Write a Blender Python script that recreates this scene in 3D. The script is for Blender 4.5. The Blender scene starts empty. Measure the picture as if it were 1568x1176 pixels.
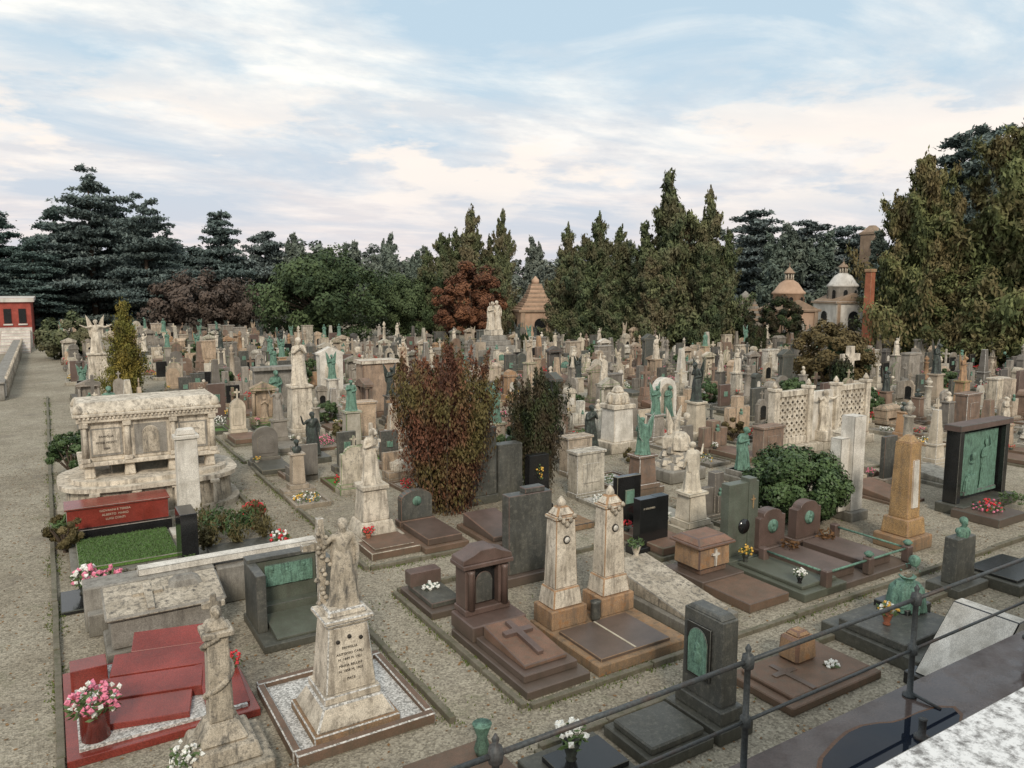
import bpy,bmesh,math,random
import numpy as np
from mathutils import Matrix,Vector
R=random.Random(7); rng=np.random.default_rng(7)
sc=bpy.context.scene; COL=sc.collection
YAW=math.radians(31.5)
# ------------------------------------------------------------ materials
def newmat(name):
    m=bpy.data.materials.new(name);m.use_nodes=True;nt=m.node_tree
    b=nt.nodes["Principled BSDF"];return m,nt,b
def N(nt,t,**k):
    n=nt.nodes.new(t)
    for a,v in k.items():setattr(n,a,v)
    return n
def L(nt,a,b):nt.links.new(a,b)
def mix(nt,fac,a,b,mode='MIX'):
    n=nt.nodes.new("ShaderNodeMix");n.data_type='RGBA';n.blend_type=mode
    for i,v in ((0,fac),(6,a),(7,b)):
        if hasattr(v,'links'):nt.links.new(v,n.inputs[i])
        elif i==0:n.inputs[0].default_value=v
        else:n.inputs[i].default_value=(*v[:3],1)
    return n.outputs[2]
def ramp(nt,src,p0,p1,c0=(0,0,0),c1=(1,1,1)):
    r=nt.nodes.new("ShaderNodeValToRGB");e=r.color_ramp.elements
    e[0].position=p0;e[1].position=p1;e[0].color=(*c0,1);e[1].color=(*c1,1)
    nt.links.new(src,r.inputs[0]);return r.outputs[0]
def coords(nt,scale=(1,1,1),rnd=True):
    tc=N(nt,"ShaderNodeTexCoord");out=tc.outputs["Object"]
    if rnd:
        oi=N(nt,"ShaderNodeObjectInfo");ml=N(nt,"ShaderNodeMath",operation='MULTIPLY');ml.inputs[1].default_value=37.0
        L(nt,oi.outputs["Random"],ml.inputs[0])
        va=N(nt,"ShaderNodeVectorMath",operation='ADD');L(nt,out,va.inputs[0]);L(nt,ml.outputs[0],va.inputs[1]);out=va.outputs[0]
    return out
def noise(nt,vec,s,d=4,r=.6):
    n=N(nt,"ShaderNodeTexNoise");n.inputs["Scale"].default_value=s;n.inputs["Detail"].default_value=d;n.inputs["Roughness"].default_value=r
    L(nt,vec,n.inputs["Vector"]);return n.outputs["Fac"]
def stone(name,col=None,rough=.85,stain=.7,stainc=(.09,.08,.07),speck=.25,bump=.25,spec=.3,stsc=1.0,lichen=0.0):
    m,nt,b=newmat(name);v=coords(nt)
    if col is None:
        oi=N(nt,"ShaderNodeObjectInfo");base=oi.outputs["Color"]
    else:
        base=N(nt,"ShaderNodeRGB");base.outputs[0].default_value=(*col,1);base=base.outputs[0]
    n1=noise(nt,v,1.7*stsc,2);tone=ramp(nt,n1,.3,.7,(.74,.71,.67),(1.12,1.1,1.08))
    c=mix(nt,1.0,base,tone,'MULTIPLY')
    if speck>0:
        n2=noise(nt,v,60,1);sp=ramp(nt,n2,.35,.65,(1-speck,)*3,(1+speck*.6,)*3);c=mix(nt,1.0,c,sp,'MULTIPLY')
    if stain>0:
        vs=N(nt,"ShaderNodeMapping");vs.inputs["Scale"].default_value=(5*stsc,5*stsc,.8*stsc);L(nt,v,vs.inputs[0])
        n3=noise(nt,vs.outputs[0],1.0,4,.7);st=ramp(nt,n3,.48,.70,(0,0,0),(stain,)*3);c=mix(nt,st,c,stainc)
    if stain>.3:
        n4=noise(nt,v,9*stsc,3,.75);s4=ramp(nt,n4,.51,.68,(0,0,0),(stain*.75,)*3);c=mix(nt,s4,c,tuple(x*1.6 for x in stainc))
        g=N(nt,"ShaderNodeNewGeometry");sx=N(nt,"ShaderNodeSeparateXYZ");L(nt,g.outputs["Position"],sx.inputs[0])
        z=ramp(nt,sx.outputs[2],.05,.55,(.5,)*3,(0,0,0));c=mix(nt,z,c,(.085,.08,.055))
    if lichen>0:
        n5=noise(nt,v,5,3,.7);s5=ramp(nt,n5,.55,.68,(0,0,0),(lichen,)*3);c=mix(nt,s5,c,(.33,.15,.05))
    L(nt,c,b.inputs["Base Color"]);b.inputs["Roughness"].default_value=rough;b.inputs["Specular IOR Level"].default_value=spec
    if bump>.1:
        bp=N(nt,"ShaderNodeBump");bp.inputs["Strength"].default_value=bump;bp.inputs["Distance"].default_value=.03
        L(nt,noise(nt,v,22,3,.7),bp.inputs["Height"]);L(nt,bp.outputs[0],b.inputs["Normal"])
    return m
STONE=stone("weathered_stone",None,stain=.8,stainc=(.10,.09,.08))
STONE2=stone("smooth_stone",None,rough=.6,stain=.32,bump=0)
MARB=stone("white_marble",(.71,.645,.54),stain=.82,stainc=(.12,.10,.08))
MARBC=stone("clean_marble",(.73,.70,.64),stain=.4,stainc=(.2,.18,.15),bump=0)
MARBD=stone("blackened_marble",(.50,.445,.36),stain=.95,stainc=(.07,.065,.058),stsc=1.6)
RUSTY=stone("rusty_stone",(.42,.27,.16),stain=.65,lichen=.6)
RED=stone("red_granite",(.25,.045,.034),rough=.22,stain=.1,speck=.3,bump=0,spec=.5)
BROWN=stone("brown_granite",(.145,.098,.084),rough=.42,stain=.4,stainc=(.075,.06,.05),bump=0,spec=.5)
BROWN2=stone("reddish_granite",(.24,.14,.10),rough=.6,stain=.5,stainc=(.1,.09,.07),bump=0)
BLACK=stone("black_granite",(.018,.019,.02),rough=.15,stain=0,bump=0,spec=.6)
GREYD=stone("dark_grey_granite",(.085,.088,.082),rough=.4,stain=.4,stainc=(.18,.17,.14),bump=0)
GREENG=stone("green_grey_granite",(.13,.15,.12),rough=.4,stain=.35,bump=0)
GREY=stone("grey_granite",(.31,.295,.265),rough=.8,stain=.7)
VERD=stone("verdigris_bronze",(.17,.31,.24),rough=.65,stain=.85,stainc=(.03,.05,.042),bump=0,stsc=3.5)
DBRZ=stone("dark_bronze",(.045,.05,.048),rough=.4,stain=.4,stainc=(.1,.14,.11),bump=0)
GOLD=stone("gilded_mosaic",(.48,.31,.15),rough=.5,stain=.5,speck=.5,bump=0)
KERB=stone("mossy_kerb",(.27,.24,.19),stain=.7,stainc=(.07,.08,.03),bump=0)
REDWALL=stone("red_plaster",(.36,.08,.06),stain=.2,bump=0)
ORANGE=stone("ochre_plaster",(.52,.36,.26),stain=.3,stainc=(.2,.15,.1),stsc=.3,bump=0,speck=0)
TILE=stone("roof_stone",(.34,.25,.18),stain=.4,stsc=.4,bump=0,speck=0)
WHITEPL=stone("white_plaster",(.62,.6,.56),stain=.3,stsc=.4,bump=0,speck=0)
IRON=stone("painted_iron",(.075,.085,.09),rough=.5,stain=.3,stainc=(.16,.07,.03),bump=0)
TERRA=stone("terracotta",(.38,.14,.08),stain=.2,bump=0)
LETTER=stone("lettering",(.05,.045,.04),stain=0,bump=0,speck=0)
LETTERW=stone("light_lettering",(.55,.5,.4),stain=0,bump=0,speck=0)
BARK=stone("bark",(.10,.075,.055),stain=0,speck=0,bump=0)
def plain(name,col,rough=.6,var=.3):
    m,nt,b=newmat(name);v=coords(nt);n=noise(nt,v,30,1)
    c=mix(nt,1.0,col,ramp(nt,n,.3,.7,(1-var,)*3,(1+var,)*3),'MULTIPLY');L(nt,c,b.inputs["Base Color"]);b.inputs["Roughness"].default_value=rough;return m
PINK=plain("pink_petals",(.75,.22,.32));CRIM=plain("red_petals",(.6,.03,.04));WHT=plain("white_petals",(.75,.74,.68));YEL=plain("yellow_petals",(.75,.45,.08))
LFG=plain("leaves_bright",(.08,.13,.04));LAWN=plain("lawn_turf",(.085,.17,.03),.9,.5)
def pebbles(name,c0,c1):
    m,nt,b=newmat(name);v=coords(nt);vo=N(nt,"ShaderNodeTexVoronoi");vo.inputs["Scale"].default_value=35;L(nt,v,vo.inputs["Vector"])
    sx=N(nt,"ShaderNodeSeparateColor");L(nt,vo.outputs["Color"],sx.inputs[0])
    c=ramp(nt,sx.outputs[0],.1,.9,c0,c1);L(nt,c,b.inputs["Base Color"]);b.inputs["Roughness"].default_value=.9
    return m
PEBW=pebbles("white_pebbles",(.25,.24,.22),(.68,.66,.62));PEBG=pebbles("grey_gravel",(.12,.10,.08),(.38,.34,.28))
def foliage(name,ca,cb,cc=None,rough=.65,nsc=.5):
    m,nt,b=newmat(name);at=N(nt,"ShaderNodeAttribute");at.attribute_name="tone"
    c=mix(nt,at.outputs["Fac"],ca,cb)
    if cc:
        v=coords(nt);s=ramp(nt,noise(nt,v,nsc,2),.45,.6);c=mix(nt,s,c,cc)
    oi=N(nt,"ShaderNodeObjectInfo");rr=ramp(nt,oi.outputs["Random"],0,1,(.82,.9,.85),(1.18,1.1,1.1));c=mix(nt,1.0,c,rr,'MULTIPLY')
    L(nt,c,b.inputs["Base Color"]);b.inputs["Roughness"].default_value=rough;b.inputs["Specular IOR Level"].default_value=.2
    return m
F_CON=foliage("conifer_foliage",(.05,.066,.036),(.16,.178,.085),(.135,.12,.068),nsc=.28)
F_CONR=foliage("conifer_foliage_olive",(.05,.066,.026),(.17,.19,.075),(.14,.118,.055),nsc=.28)
F_CED_HAZE=foliage("haze_tinted_cedar_foliage",(.062,.09,.086),(.15,.195,.18))  # aerial haze painted into the leaf colour: lifted and bluer
F_CEDF_HAZE=foliage("haze_tinted_far_cedar_foliage",(.085,.11,.11),(.165,.205,.195))  # paler, bluer leaf colour stands in for distance haze
F_FAR_HAZE=foliage("haze_tinted_far_tree_foliage",(.095,.115,.10),(.18,.205,.165))  # distance haze is put into this base colour, greyed and lightened
F_MAG=foliage("magnolia_foliage",(.036,.055,.026),(.12,.155,.07))
F_PUR=foliage("purple_foliage",(.062,.05,.042),(.135,.10,.08))
F_RUST=foliage("rust_foliage",(.09,.038,.024),(.25,.105,.055))
F_THU=foliage("thuja_foliage",(.05,.024,.016),(.19,.088,.052),(.11,.095,.035),nsc=.7)
F_CYP=foliage("cypress_foliage",(.014,.022,.012),(.06,.08,.03),(.06,.048,.028),nsc=.8)
F_GOLD=foliage("golden_cypress_foliage",(.06,.055,.014),(.24,.19,.04),(.13,.13,.03),nsc=.7)
F_BUSH=foliage("bush_foliage",(.022,.042,.016),(.10,.15,.06),rough=.4)
F_BRN=foliage("brown_shrub_foliage",(.06,.05,.02),(.15,.12,.055))
F_LEAF=foliage("dead_leaves",(.14,.07,.03),(.35,.2,.09))
F_GRASS=foliage("grass_tufts",(.05,.08,.015),(.14,.17,.04))
# ------------------------------------------------------------ builders
class B:
    def __init__(s):s.bm=bmesh.new();s.mats=[];s.M=Matrix.Identity(4)
    def mi(s,m):
        if m not in s.mats:s.mats.append(m)
        return s.mats.index(m)
    def _v(s,p):return s.bm.verts.new(s.M@Vector(p))
    def poly(s,vs,fs,mat,bev=0,smooth=False):
        V=[s._v(p) for p in vs];i=s.mi(mat);F=[]
        for f in fs:
            try:
                ff=s.bm.faces.new([V[k] for k in f]);ff.material_index=i;ff.smooth=smooth;F.append(ff)
            except ValueError:pass
        if bev>0:
            E=list({e for f in F for e in f.edges})
            bmesh.ops.bevel(s.bm,geom=E,offset=bev,offset_type='OFFSET',segments=1,profile=.5,affect='EDGES',clamp_overlap=True)
    def box(s,x,y,z,w,d,h,mat,bev=.015,t=1.0,ty=None,dx=0,dy=0):
        ty=t if ty is None else ty;a=w/2;b=d/2
        vs=[(x-a,y-b,z),(x+a,y-b,z),(x+a,y+b,z),(x-a,y+b,z),(x+dx-a*t,y+dy-b*ty,z+h),(x+dx+a*t,y+dy-b*ty,z+h),(x+dx+a*t,y+dy+b*ty,z+h),(x+dx-a*t,y+dy+b*ty,z+h)]
        s.poly(vs,[(3,2,1,0),(4,5,6,7),(0,1,5,4),(1,2,6,5),(2,3,7,6),(3,0,4,7)],mat,min(bev,.3*min(w,d,h)))
    def wedge(s,x,y,z,w,d,h0,h1,mat,bev=.015):
        a=w/2;b=d/2
        vs=[(x-a,y-b,z),(x+a,y-b,z),(x+a,y+b,z),(x-a,y+b,z),(x-a,y-b,z+h0),(x+a,y-b,z+h0),(x+a,y+b,z+h1),(x-a,y+b,z+h1)]
        s.poly(vs,[(3,2,1,0),(4,5,6,7),(0,1,5,4),(1,2,6,5),(2,3,7,6),(3,0,4,7)],mat,bev)
    def prism(s,pts,y0,y1,mat,x=0,z=0,bev=0):
        n=len(pts);vs=[(x+p[0],y0,z+p[1]) for p in pts]+[(x+p[0],y1,z+p[1]) for p in pts]
        fs=[tuple(range(n)),tuple(range(2*n-1,n-1,-1))]+[((i+1)%n,i,i+n,(i+1)%n+n) for i in range(n)]
        s.poly(vs,fs,mat,bev)
    def lathe(s,x,y,z,prof,mat,seg=14,smooth=True,fold=0,nf=7,sy=1.0):
        vs=[];fs=[]
        for k,(r,h) in enumerate(prof):
            for i in range(seg):
                a=2*math.pi*i/seg;rr=r*(1+fold*math.sin(nf*a+h*2)+fold*.5*math.sin(nf*2.3*a+1-h))
                vs.append((x+rr*math.cos(a),y+rr*math.sin(a)*sy,z+h))
        for k in range(len(prof)-1):
            for i in range(seg):
                j=(i+1)%seg;fs.append((k*seg+i,k*seg+j,(k+1)*seg+j,(k+1)*seg+i))
        fs.append(tuple(range(seg-1,-1,-1)));fs.append(tuple((len(prof)-1)*seg+i for i in range(seg)))
        s.poly(vs,fs,mat,0,smooth)
    def tube(s,p0,p1,r0,r1,mat,seg=8):
        p0=Vector(p0);p1=Vector(p1);d=(p1-p0);q=d.to_track_quat('Z','Y');vs=[]
        for p,r in((p0,r0),(p1,r1)):
            for i in range(seg):
                a=2*math.pi*i/seg;vs.append(p+q@Vector((r*math.cos(a),r*math.sin(a),0)))
        fs=[(i,(i+1)%seg,(i+1)%seg+seg,i+seg) for i in range(seg)]+[tuple(range(seg-1,-1,-1)),tuple(range(seg,2*seg))]
        s.poly(vs,fs,mat,0,True)
    def _add(s,me,M,mat,smooth):
        m2=me.copy();m2.transform(M);n=len(m2.polygons);i=s.mi(mat)
        while len(m2.materials)<=i:m2.materials.append(mat)
        m2.polygons.foreach_set("material_index",[i]*n);m2.polygons.foreach_set("use_smooth",[smooth]*n)
        s.bm.from_mesh(m2);bpy.data.meshes.remove(m2)
    def mesh(s,me,loc,mat,sc=1.0,rot=0,s3=None):
        s._add(me,s.M@Matrix.Translation(loc)@Matrix.Rotation(rot,4,'Z')@Matrix.Diagonal((*(s3 or (sc,sc,sc)),1)),mat,True)
    def cross(s,x,y,z,h,w,th,mat,d=None):
        d=d or th;a=th/2;c=w/2;zc=h*.68
        s.prism([(-a,0),(a,0),(a,zc-a),(c,zc-a),(c,zc+a),(a,zc+a),(a,h),(-a,h),(-a,zc+a),(-c,zc+a),(-c,zc-a),(-a,zc-a)],y-d/2,y+d/2,mat,x,z,bev=.01)
    def stele(s,x,y,z,w,d,h,mat,top='round',bev=.012):
        a=w/2
        if top=='round':pts=[(-a,0),(a,0)]+[(a*math.cos(t),h-a*.5+a*.5*math.sin(t)) for t in [i*math.pi/10 for i in range(11)]]
        elif top=='arch':pts=[(-a,0),(a,0)]+[(a*math.cos(t),h-a+a*math.sin(t)) for t in [i*math.pi/12 for i in range(13)]]
        elif top=='ped':pts=[(-a,0),(a,0),(a,h*.82),(a*1.15,h*.82),(a*1.15,h*.86),(0,h),(-a*1.15,h*.86),(-a*1.15,h*.82),(-a,h*.82)]
        elif top=='sh':pts=[(-a,0),(a,0),(a,h*.8),(a*.72,h*.8)]+[(a*.7*math.cos(t),h*.84+h*.16*math.sin(t)) for t in [i*math.pi/8 for i in range(9)]]+[(-a*.72,h*.8),(-a,h*.8)]
        else:pts=[(-a,0),(a,0),(a,h),(-a,h)]
        s.prism(pts,y-d/2,y+d/2,mat,x,z,bev=bev)
    def flowers(s,x,y,z,r,n,cols,leaf=None,ls=.05,h=.25):
        leaf=leaf or LFG
        for k in range(n):
            th=R.uniform(0,6.283);q=r*math.sqrt(R.random());c=Vector((x+q*math.cos(th),y+q*math.sin(th),z+h*R.random()*(1.1-q/r*.5)))
            isf=cols and R.random()<.38
            if isf:c.z+=.05
            sz=ls*(R.uniform(.7,1.2)) ;u=Vector((R.gauss(0,1),R.gauss(0,1),R.gauss(0,.5))).normalized();w=u.cross(Vector((R.gauss(0,1),R.gauss(0,1),R.gauss(0,1)))).normalized()
            m=R.choice(cols) if isf else leaf
            if isf:
                ax=[u*sz,w*sz,u.cross(w)*sz]
                vs=[c+ax[0],c-ax[0],c+ax[1],c-ax[1],c+ax[2],c-ax[2]]
                s.poly(vs,[(0,2,4),(2,1,4),(1,3,4),(3,0,4),(2,0,5),(1,2,5),(3,1,5),(0,3,5)],m)
            else:
                s.poly([c-u*sz*1.6,c+w*sz*.6,c+u*sz*1.6,c-w*sz*.6],[(0,1,2,3)],m)
    def vase(s,x,y,z,mat,cols,sc=1.0,n=70):
        s.lathe(x,y,z,[(.07*sc,0),(.09*sc,.02),(.06*sc,.06*sc),(.11*sc,.22*sc),(.13*sc,.26*sc)],mat,10)
        s.flowers(x,y,z+.27*sc,.22*sc,n,cols,h=.25*sc,ls=.045*sc)
    def text(s,txt,x,y,z,size,mat,rotz=0):
        cu=bpy.data.curves.new("t","FONT");cu.body=txt;cu.size=size;cu.align_x='CENTER';cu.extrude=.004
        ob=bpy.data.objects.new("t",cu);COL.objects.link(ob);dg=bpy.context.evaluated_depsgraph_get();me=bpy.data.meshes.new_from_object(ob.evaluated_get(dg))
        s._add(me,s.M@Matrix.Translation((x,y,z))@Matrix.Rotation(rotz,4,'Z')@Matrix.Rotation(math.pi/2,4,'X'),mat,False)
        bpy.data.objects.remove(ob)
    def me(s,name):
        m=bpy.data.meshes.new(name)
        for k in s.mats:m.materials.append(k)
        s.bm.normal_update();s.bm.to_mesh(m);s.bm.free()
        return m
    def done(s,name,loc=(0,0,0),rot=0,color=(.5,.45,.38),sc=1.0):
        return put(s.me(name),name,loc,rot,color,sc)
def put(me,name,loc,rot=0,color=(.5,.45,.38),sc=1.0):
    o=bpy.data.objects.new(name,me);o.location=loc;o.rotation_euler=(0,0,rot);o.color=(*color,1)
    o.scale=(sc,)*3 if not isinstance(sc,tuple) else sc
    COL.objects.link(o);return o
# ------------------------------------------------------------ figures
def evalmesh(ob):
    dg=bpy.context.evaluated_depsgraph_get();dg.update();me=bpy.data.meshes.new_from_object(ob.evaluated_get(dg));return me
def skin(js,es,sub=2):
    me=bpy.data.meshes.new("sk");me.from_pydata([j[:3] for j in js],es,[]);ob=bpy.data.objects.new("sk",me);COL.objects.link(ob)
    ob.modifiers.new("s","SKIN");sd=ob.modifiers.new("u","SUBSURF");sd.levels=sub
    lay=me.skin_vertices[0].data
    for i,j in enumerate(js):lay[i].radius=(j[3],j[3]*(j[4] if len(j)>4 else 1));lay[i].use_root=(i==0)
    r=evalmesh(ob);bpy.data.objects.remove(ob);return r
def figure(kind):
    b=B()
    J=[];E=[]
    def j(x,y,z,r,k=1,p=None):
        J.append((x,y,z,r,k));i=len(J)-1
        if p is not None:E.append((p,i))
        return i
    if kind=='seated' or kind=='crouch':
        f=.16 if kind=='seated' else .3
        p=j(0,.1,.48,.19);c=j(0,.1-f*.8,.83,.16,.8,p);n=j(0,.02-f*1.1,1.0,.06,1,c);h=j(0,-.08-f*1.3,1.09,.095,1,n);j(0,-.12-f*1.4,1.15-f*.2,.085,1,h)
        for sx in(-1,1):
            k=j(sx*.16,-.36,.54,.13,1,p);j(sx*.14,-.38,.1,.12,1,k)
            s_=j(sx*.18,.06-f,.93,.07,1,c);e=j(sx*.28,-.22,.7,.05,1,s_);j(sx*.05,-.36-f*.3,.9 if kind=='seated' else .72,.035,1,e)
        b.lathe(0,-.05,0,[(.36,0),(.34,.2),(.30,.42),(.2,.55)],STONE,40,fold=.09,nf=9)
        if kind=='seated':b.box(0,.2,0,.6,.5,.42,STONE,.03)
    else:
        bend={'bow':.09}.get(kind,.02)
        p=j(0,0,.98,.15,.8);c=j(.01,-bend*.4,1.26,.155,.72,p);n=j(0,-bend,1.43,.055,1,c);h=j(.01,-bend*1.8-.02,1.56,.088,1.1,n);j(.02,-bend*2.4-.02,1.66,.075,1.1,h);j(.01,-bend*2-.13,1.55,.02,1,h)
        if kind!='bust':
            arms={'bow':[((-.27,-.05,1.12),(-.05,-.24,1.22)),((.28,.02,1.1),(.08,-.2,1.05))],
            'lean':[((-.34,.02,1.2),(-.42,.0,1.5)),((.27,-.02,1.08),(.24,-.12,.85))],
            'open':[((-.42,-.06,1.3),(-.66,-.16,1.42)),((.42,-.06,1.3),(.66,-.16,1.42))],
            'pray':[((-.25,-.08,1.12),(-.03,-.24,1.32)),((.25,-.08,1.12),(.03,-.24,1.32))],
            'up':[((.3,-.05,1.45),(.2,-.1,1.75)),((-.27,-.05,1.12),(-.1,-.22,1.15))]}[kind]
            for (el,ha) in arms:
                sx=1 if el[0]>0 else -1
                s_=j(sx*.18,-.01,1.37,.07,1,c);e=j(*el,.052,1,s_);w=j(*ha,.034,1,e)
                d=Vector(ha)-Vector(el);d.normalize();j(*(Vector(ha)+d*.1),.028,1,w)
            b.lathe(0,0,0,[(.34,0),(.3,.06),(.255,.35),(.235,.65),(.2,.88),(.155,1.05)],STONE,48,fold=.1,nf=6,sy=.85)
            b.lathe(0,.06,.7,[(.22,0),(.24,.3),(.2,.62),(.1,.72)],STONE,36,fold=.08,nf=5,sy=.55)
        else:
            for sx in(-1,1):j(sx*.2,0,1.35,.09,1,c)
    sk=skin(J,E);b.mesh(sk,(0,0,0),STONE)
    hz=(.0,.02-(.17 if kind=='bow' else .05),1.6) if kind not in('seated','crouch') else (0,-.2-(.1 if kind=='seated' else .27),1.12)
    b.lathe(hz[0],hz[1]+.03,hz[2]-.1,[(.05,0),(.10,.05),(.112,.12),(.08,.18),(.02,.21)],STONE,14)
    me=b.me("fig");ob=bpy.data.objects.new("f",me);COL.objects.link(ob)
    rm=ob.modifiers.new("r","REMESH");rm.mode='VOXEL';rm.voxel_size=.021;sm=ob.modifiers.new("s","SMOOTH");sm.iterations=2
    r=evalmesh(ob);bpy.data.objects.remove(ob)
    if kind=='bust':
        bb=bmesh.new();bb.from_mesh(r);bmesh.ops.bisect_plane(bb,geom=bb.verts[:]+bb.edges[:]+bb.faces[:],plane_co=(0,0,1.12),plane_no=(0,0,-1),clear_outer=True)
        for v in bb.verts:v.co.z-=1.12
        bb.to_mesh(r);bb.free()
    return r
FIG={k:figure(k) for k in('bow','lean','open','pray','up','seated','crouch','bust')}
def wings(b,x,y,z,mat,s=1.0):
    for sx in(-1,1):
        pts=[(0,0),(sx*.12,-.6),(sx*.3,-.35),(sx*.36,.15),(sx*.42,.75),(sx*.25,.5)]
        pts=[(p[0]*s,p[1]*s) for p in pts]
        if sx<0:pts=pts[::-1]
        b.prism(pts,y+.1*s,y+.17*s,mat,x,z+1.2*s,bev=.01)
# ------------------------------------------------------------ foliage meshes
class Q:
    def __init__(s):s.P=[];s.m=[];s.t=[];s.mats=[]
    def mi(s,m):
        if m not in s.mats:s.mats.append(m)
        return s.mats.index(m)
    def leaves(s,C,size,mat,out=None,elong=1.6,upv=None,tone=None,nb=.8):
        n=len(C);rn=rng.normal(size=(n,3))
        nrm=rn*nb+(out if out is not None else 0);nrm/=np.linalg.norm(nrm,axis=1)[:,None]+1e-9
        a=rng.normal(size=(n,3)) if upv is None else rng.normal(size=(n,3))*.45+np.array(upv)
        u=a-nrm*np.sum(a*nrm,axis=1)[:,None];u/=np.linalg.norm(u,axis=1)[:,None]+1e-9;v=np.cross(nrm,u)
        sz=size*rng.uniform(.6,1.3,size=(n,1));u=u*sz*elong;v=v*sz
        P=np.stack([C-u,C+v*.8-u*.1,C+u,C-v*.8-u*.1],axis=1)
        s.P.append(P);s.m.append(np.full(n,s.mi(mat)));t=np.clip((tone if tone is not None else .5)+rng.normal(size=n)*.16,0,1);s.t.append(t)
    def tube(s,pts,rs,mat,seg=6):
        pts=[np.array(p,float) for p in pts];rings=[]
        for i,p in enumerate(pts):
            d=pts[min(i+1,len(pts)-1)]-pts[max(i-1,0)];d/=np.linalg.norm(d)+1e-9
            a=np.array([1,0,0]) if abs(d[0])<.8 else np.array([0,1,0]);u=np.cross(d,a);u/=np.linalg.norm(u);v=np.cross(d,u)
            rings.append(np.array([p+rs[i]*(math.cos(t)*u+math.sin(t)*v) for t in np.linspace(0,2*math.pi,seg,endpoint=False)]))
        P=[]
        for k in range(len(rings)-1):
            for i in range(seg):
                q=(i+1)%seg;P.append([rings[k][i],rings[k+1][i],rings[k+1][q],rings[k][q]])
        s.P.append(np.array(P));s.m.append(np.full(len(P),s.mi(mat)));s.t.append(np.full(len(P),.5))
    def me(s,name):
        P=np.concatenate(s.P);n=len(P);m=bpy.data.meshes.new(name);m.vertices.add(4*n);m.loops.add(4*n);m.polygons.add(n)
        for k in s.mats:m.materials.append(k)
        m.vertices.foreach_set("co",P.reshape(-1).astype(np.float32));m.loops.foreach_set("vertex_index",np.arange(4*n,dtype=np.int32))
        m.polygons.foreach_set("loop_start",np.arange(0,4*n,4,dtype=np.int32))
        m.polygons.foreach_set("material_index",np.concatenate(s.m).astype(np.int32))
        a=m.attributes.new("tone",'FLOAT','POINT');a.data.foreach_set("value",np.repeat(np.concatenate(s.t),4).astype(np.float32))
        m.update(calc_edges=True);m.validate();return m
def clump(q,c,rad,n,size,mat,tone,elong=1.6,upv=None,flat=1.0,center=None):
    d=rng.normal(size=(n,3));d/=np.linalg.norm(d,axis=1)[:,None];rr=rng.uniform(.35,1.05,size=(n,1))**.6
    C=np.array(c)+d*rr*np.array([rad,rad,rad*flat])
    out=d+(0 if center is None else .6*(np.array(c)-center)/(np.linalg.norm(np.array(c)-center)+1e-6));out[:,2]+=.35
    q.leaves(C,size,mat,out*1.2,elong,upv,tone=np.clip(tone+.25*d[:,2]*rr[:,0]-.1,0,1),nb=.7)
def conifer(H,Rm,mat,nl=120,leaf=.15,seed=0,pw=.6,bot=.05,dens=70,ntop=4,spread=.45,wisp=.2):
    """ragged cypress: several leaders, each carrying up-swept feathery sprays of uneven length"""
    q=Q();g=np.random.default_rng(seed);q.tube([(0,0,0),(.2,.1,H*.4),(0,0,H*.95)],[H*.02,H*.013,.04],BARK)
    tops=[(0,0,1.0)]+[(math.cos(a)*Rm*spread*g.uniform(.5,1),math.sin(a)*Rm*spread*g.uniform(.5,1),g.uniform(.72,.95)) for a in g.uniform(0,6.28,ntop)]
    ph=g.uniform(0,6.28,4)
    for k in range(nl):
        z=bot+(1-bot)*g.random()**1.05;ti=0 if g.random()<.4 else g.integers(0,len(tops));tx,ty,th=tops[ti]
        if z>th-.03:z=th*g.uniform(.5,.95)
        a=g.uniform(0,6.283);lob=1+.32*math.sin(2*a+ph[0]+z*9)+.26*math.sin(3*a+ph[1]-z*14)
        rm=Rm*((1-z/th)**pw)*(.5+.5*min(1,(z+.04)/.2))*lob*(1 if ti==0 else .62)
        r=max(.12,rm*(g.uniform(.35,1.0) if g.random()>wisp else g.uniform(1.05,1.6)));f=min(1,z*1.4)
        b0=np.array([tx*f,ty*f,max(.3,z*H-r*.35)]);dr=np.array([math.cos(a),math.sin(a),0])
        tip=b0+dr*r+np.array([0,0,r*g.uniform(.2,.8)+.2]);mid=b0+dr*r*.6+np.array([0,0,r*.1])
        if k%2==0:q.tube([b0,mid,tip],[.06,.04,.01],BARK,4)
        n=int(dens*(.8+r*1.1));t=rng.random(n)[:,None]**.8
        C=(1-t)**2*b0+2*t*(1-t)*mid+t*t*tip;w=(.10+.15*r)*(1.12-t)**.7+.05
        off=rng.normal(size=(n,3))*w*np.array([1,1,.9]);C=C+off;o=off/(np.linalg.norm(off,axis=1)[:,None]+1e-6)+dr*.7;o[:,2]+=.35
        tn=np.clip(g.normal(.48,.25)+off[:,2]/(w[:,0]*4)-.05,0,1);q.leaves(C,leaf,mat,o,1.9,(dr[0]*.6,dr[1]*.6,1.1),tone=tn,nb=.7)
        if g.random()<.35:
            n=int(dens*.35);c=tip+np.array([0,0,-.3]);C=c+rng.normal(size=(n,3))*np.array([.2,.2,.4]);q.leaves(C,leaf*.9,mat,None,2.0,(0,0,1.2),tone=tn.mean())
    for tx,ty,th in tops:
        for i in range(7):clump(q,(tx+g.normal()*.12,ty+g.normal()*.12,H*th-.1-i*.32),.09+.05*i,int(12+8*i),leaf*.75,mat,.5,2.2,(0,0,1.5),1.8)
    return q.me("conifer_tree")
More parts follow.
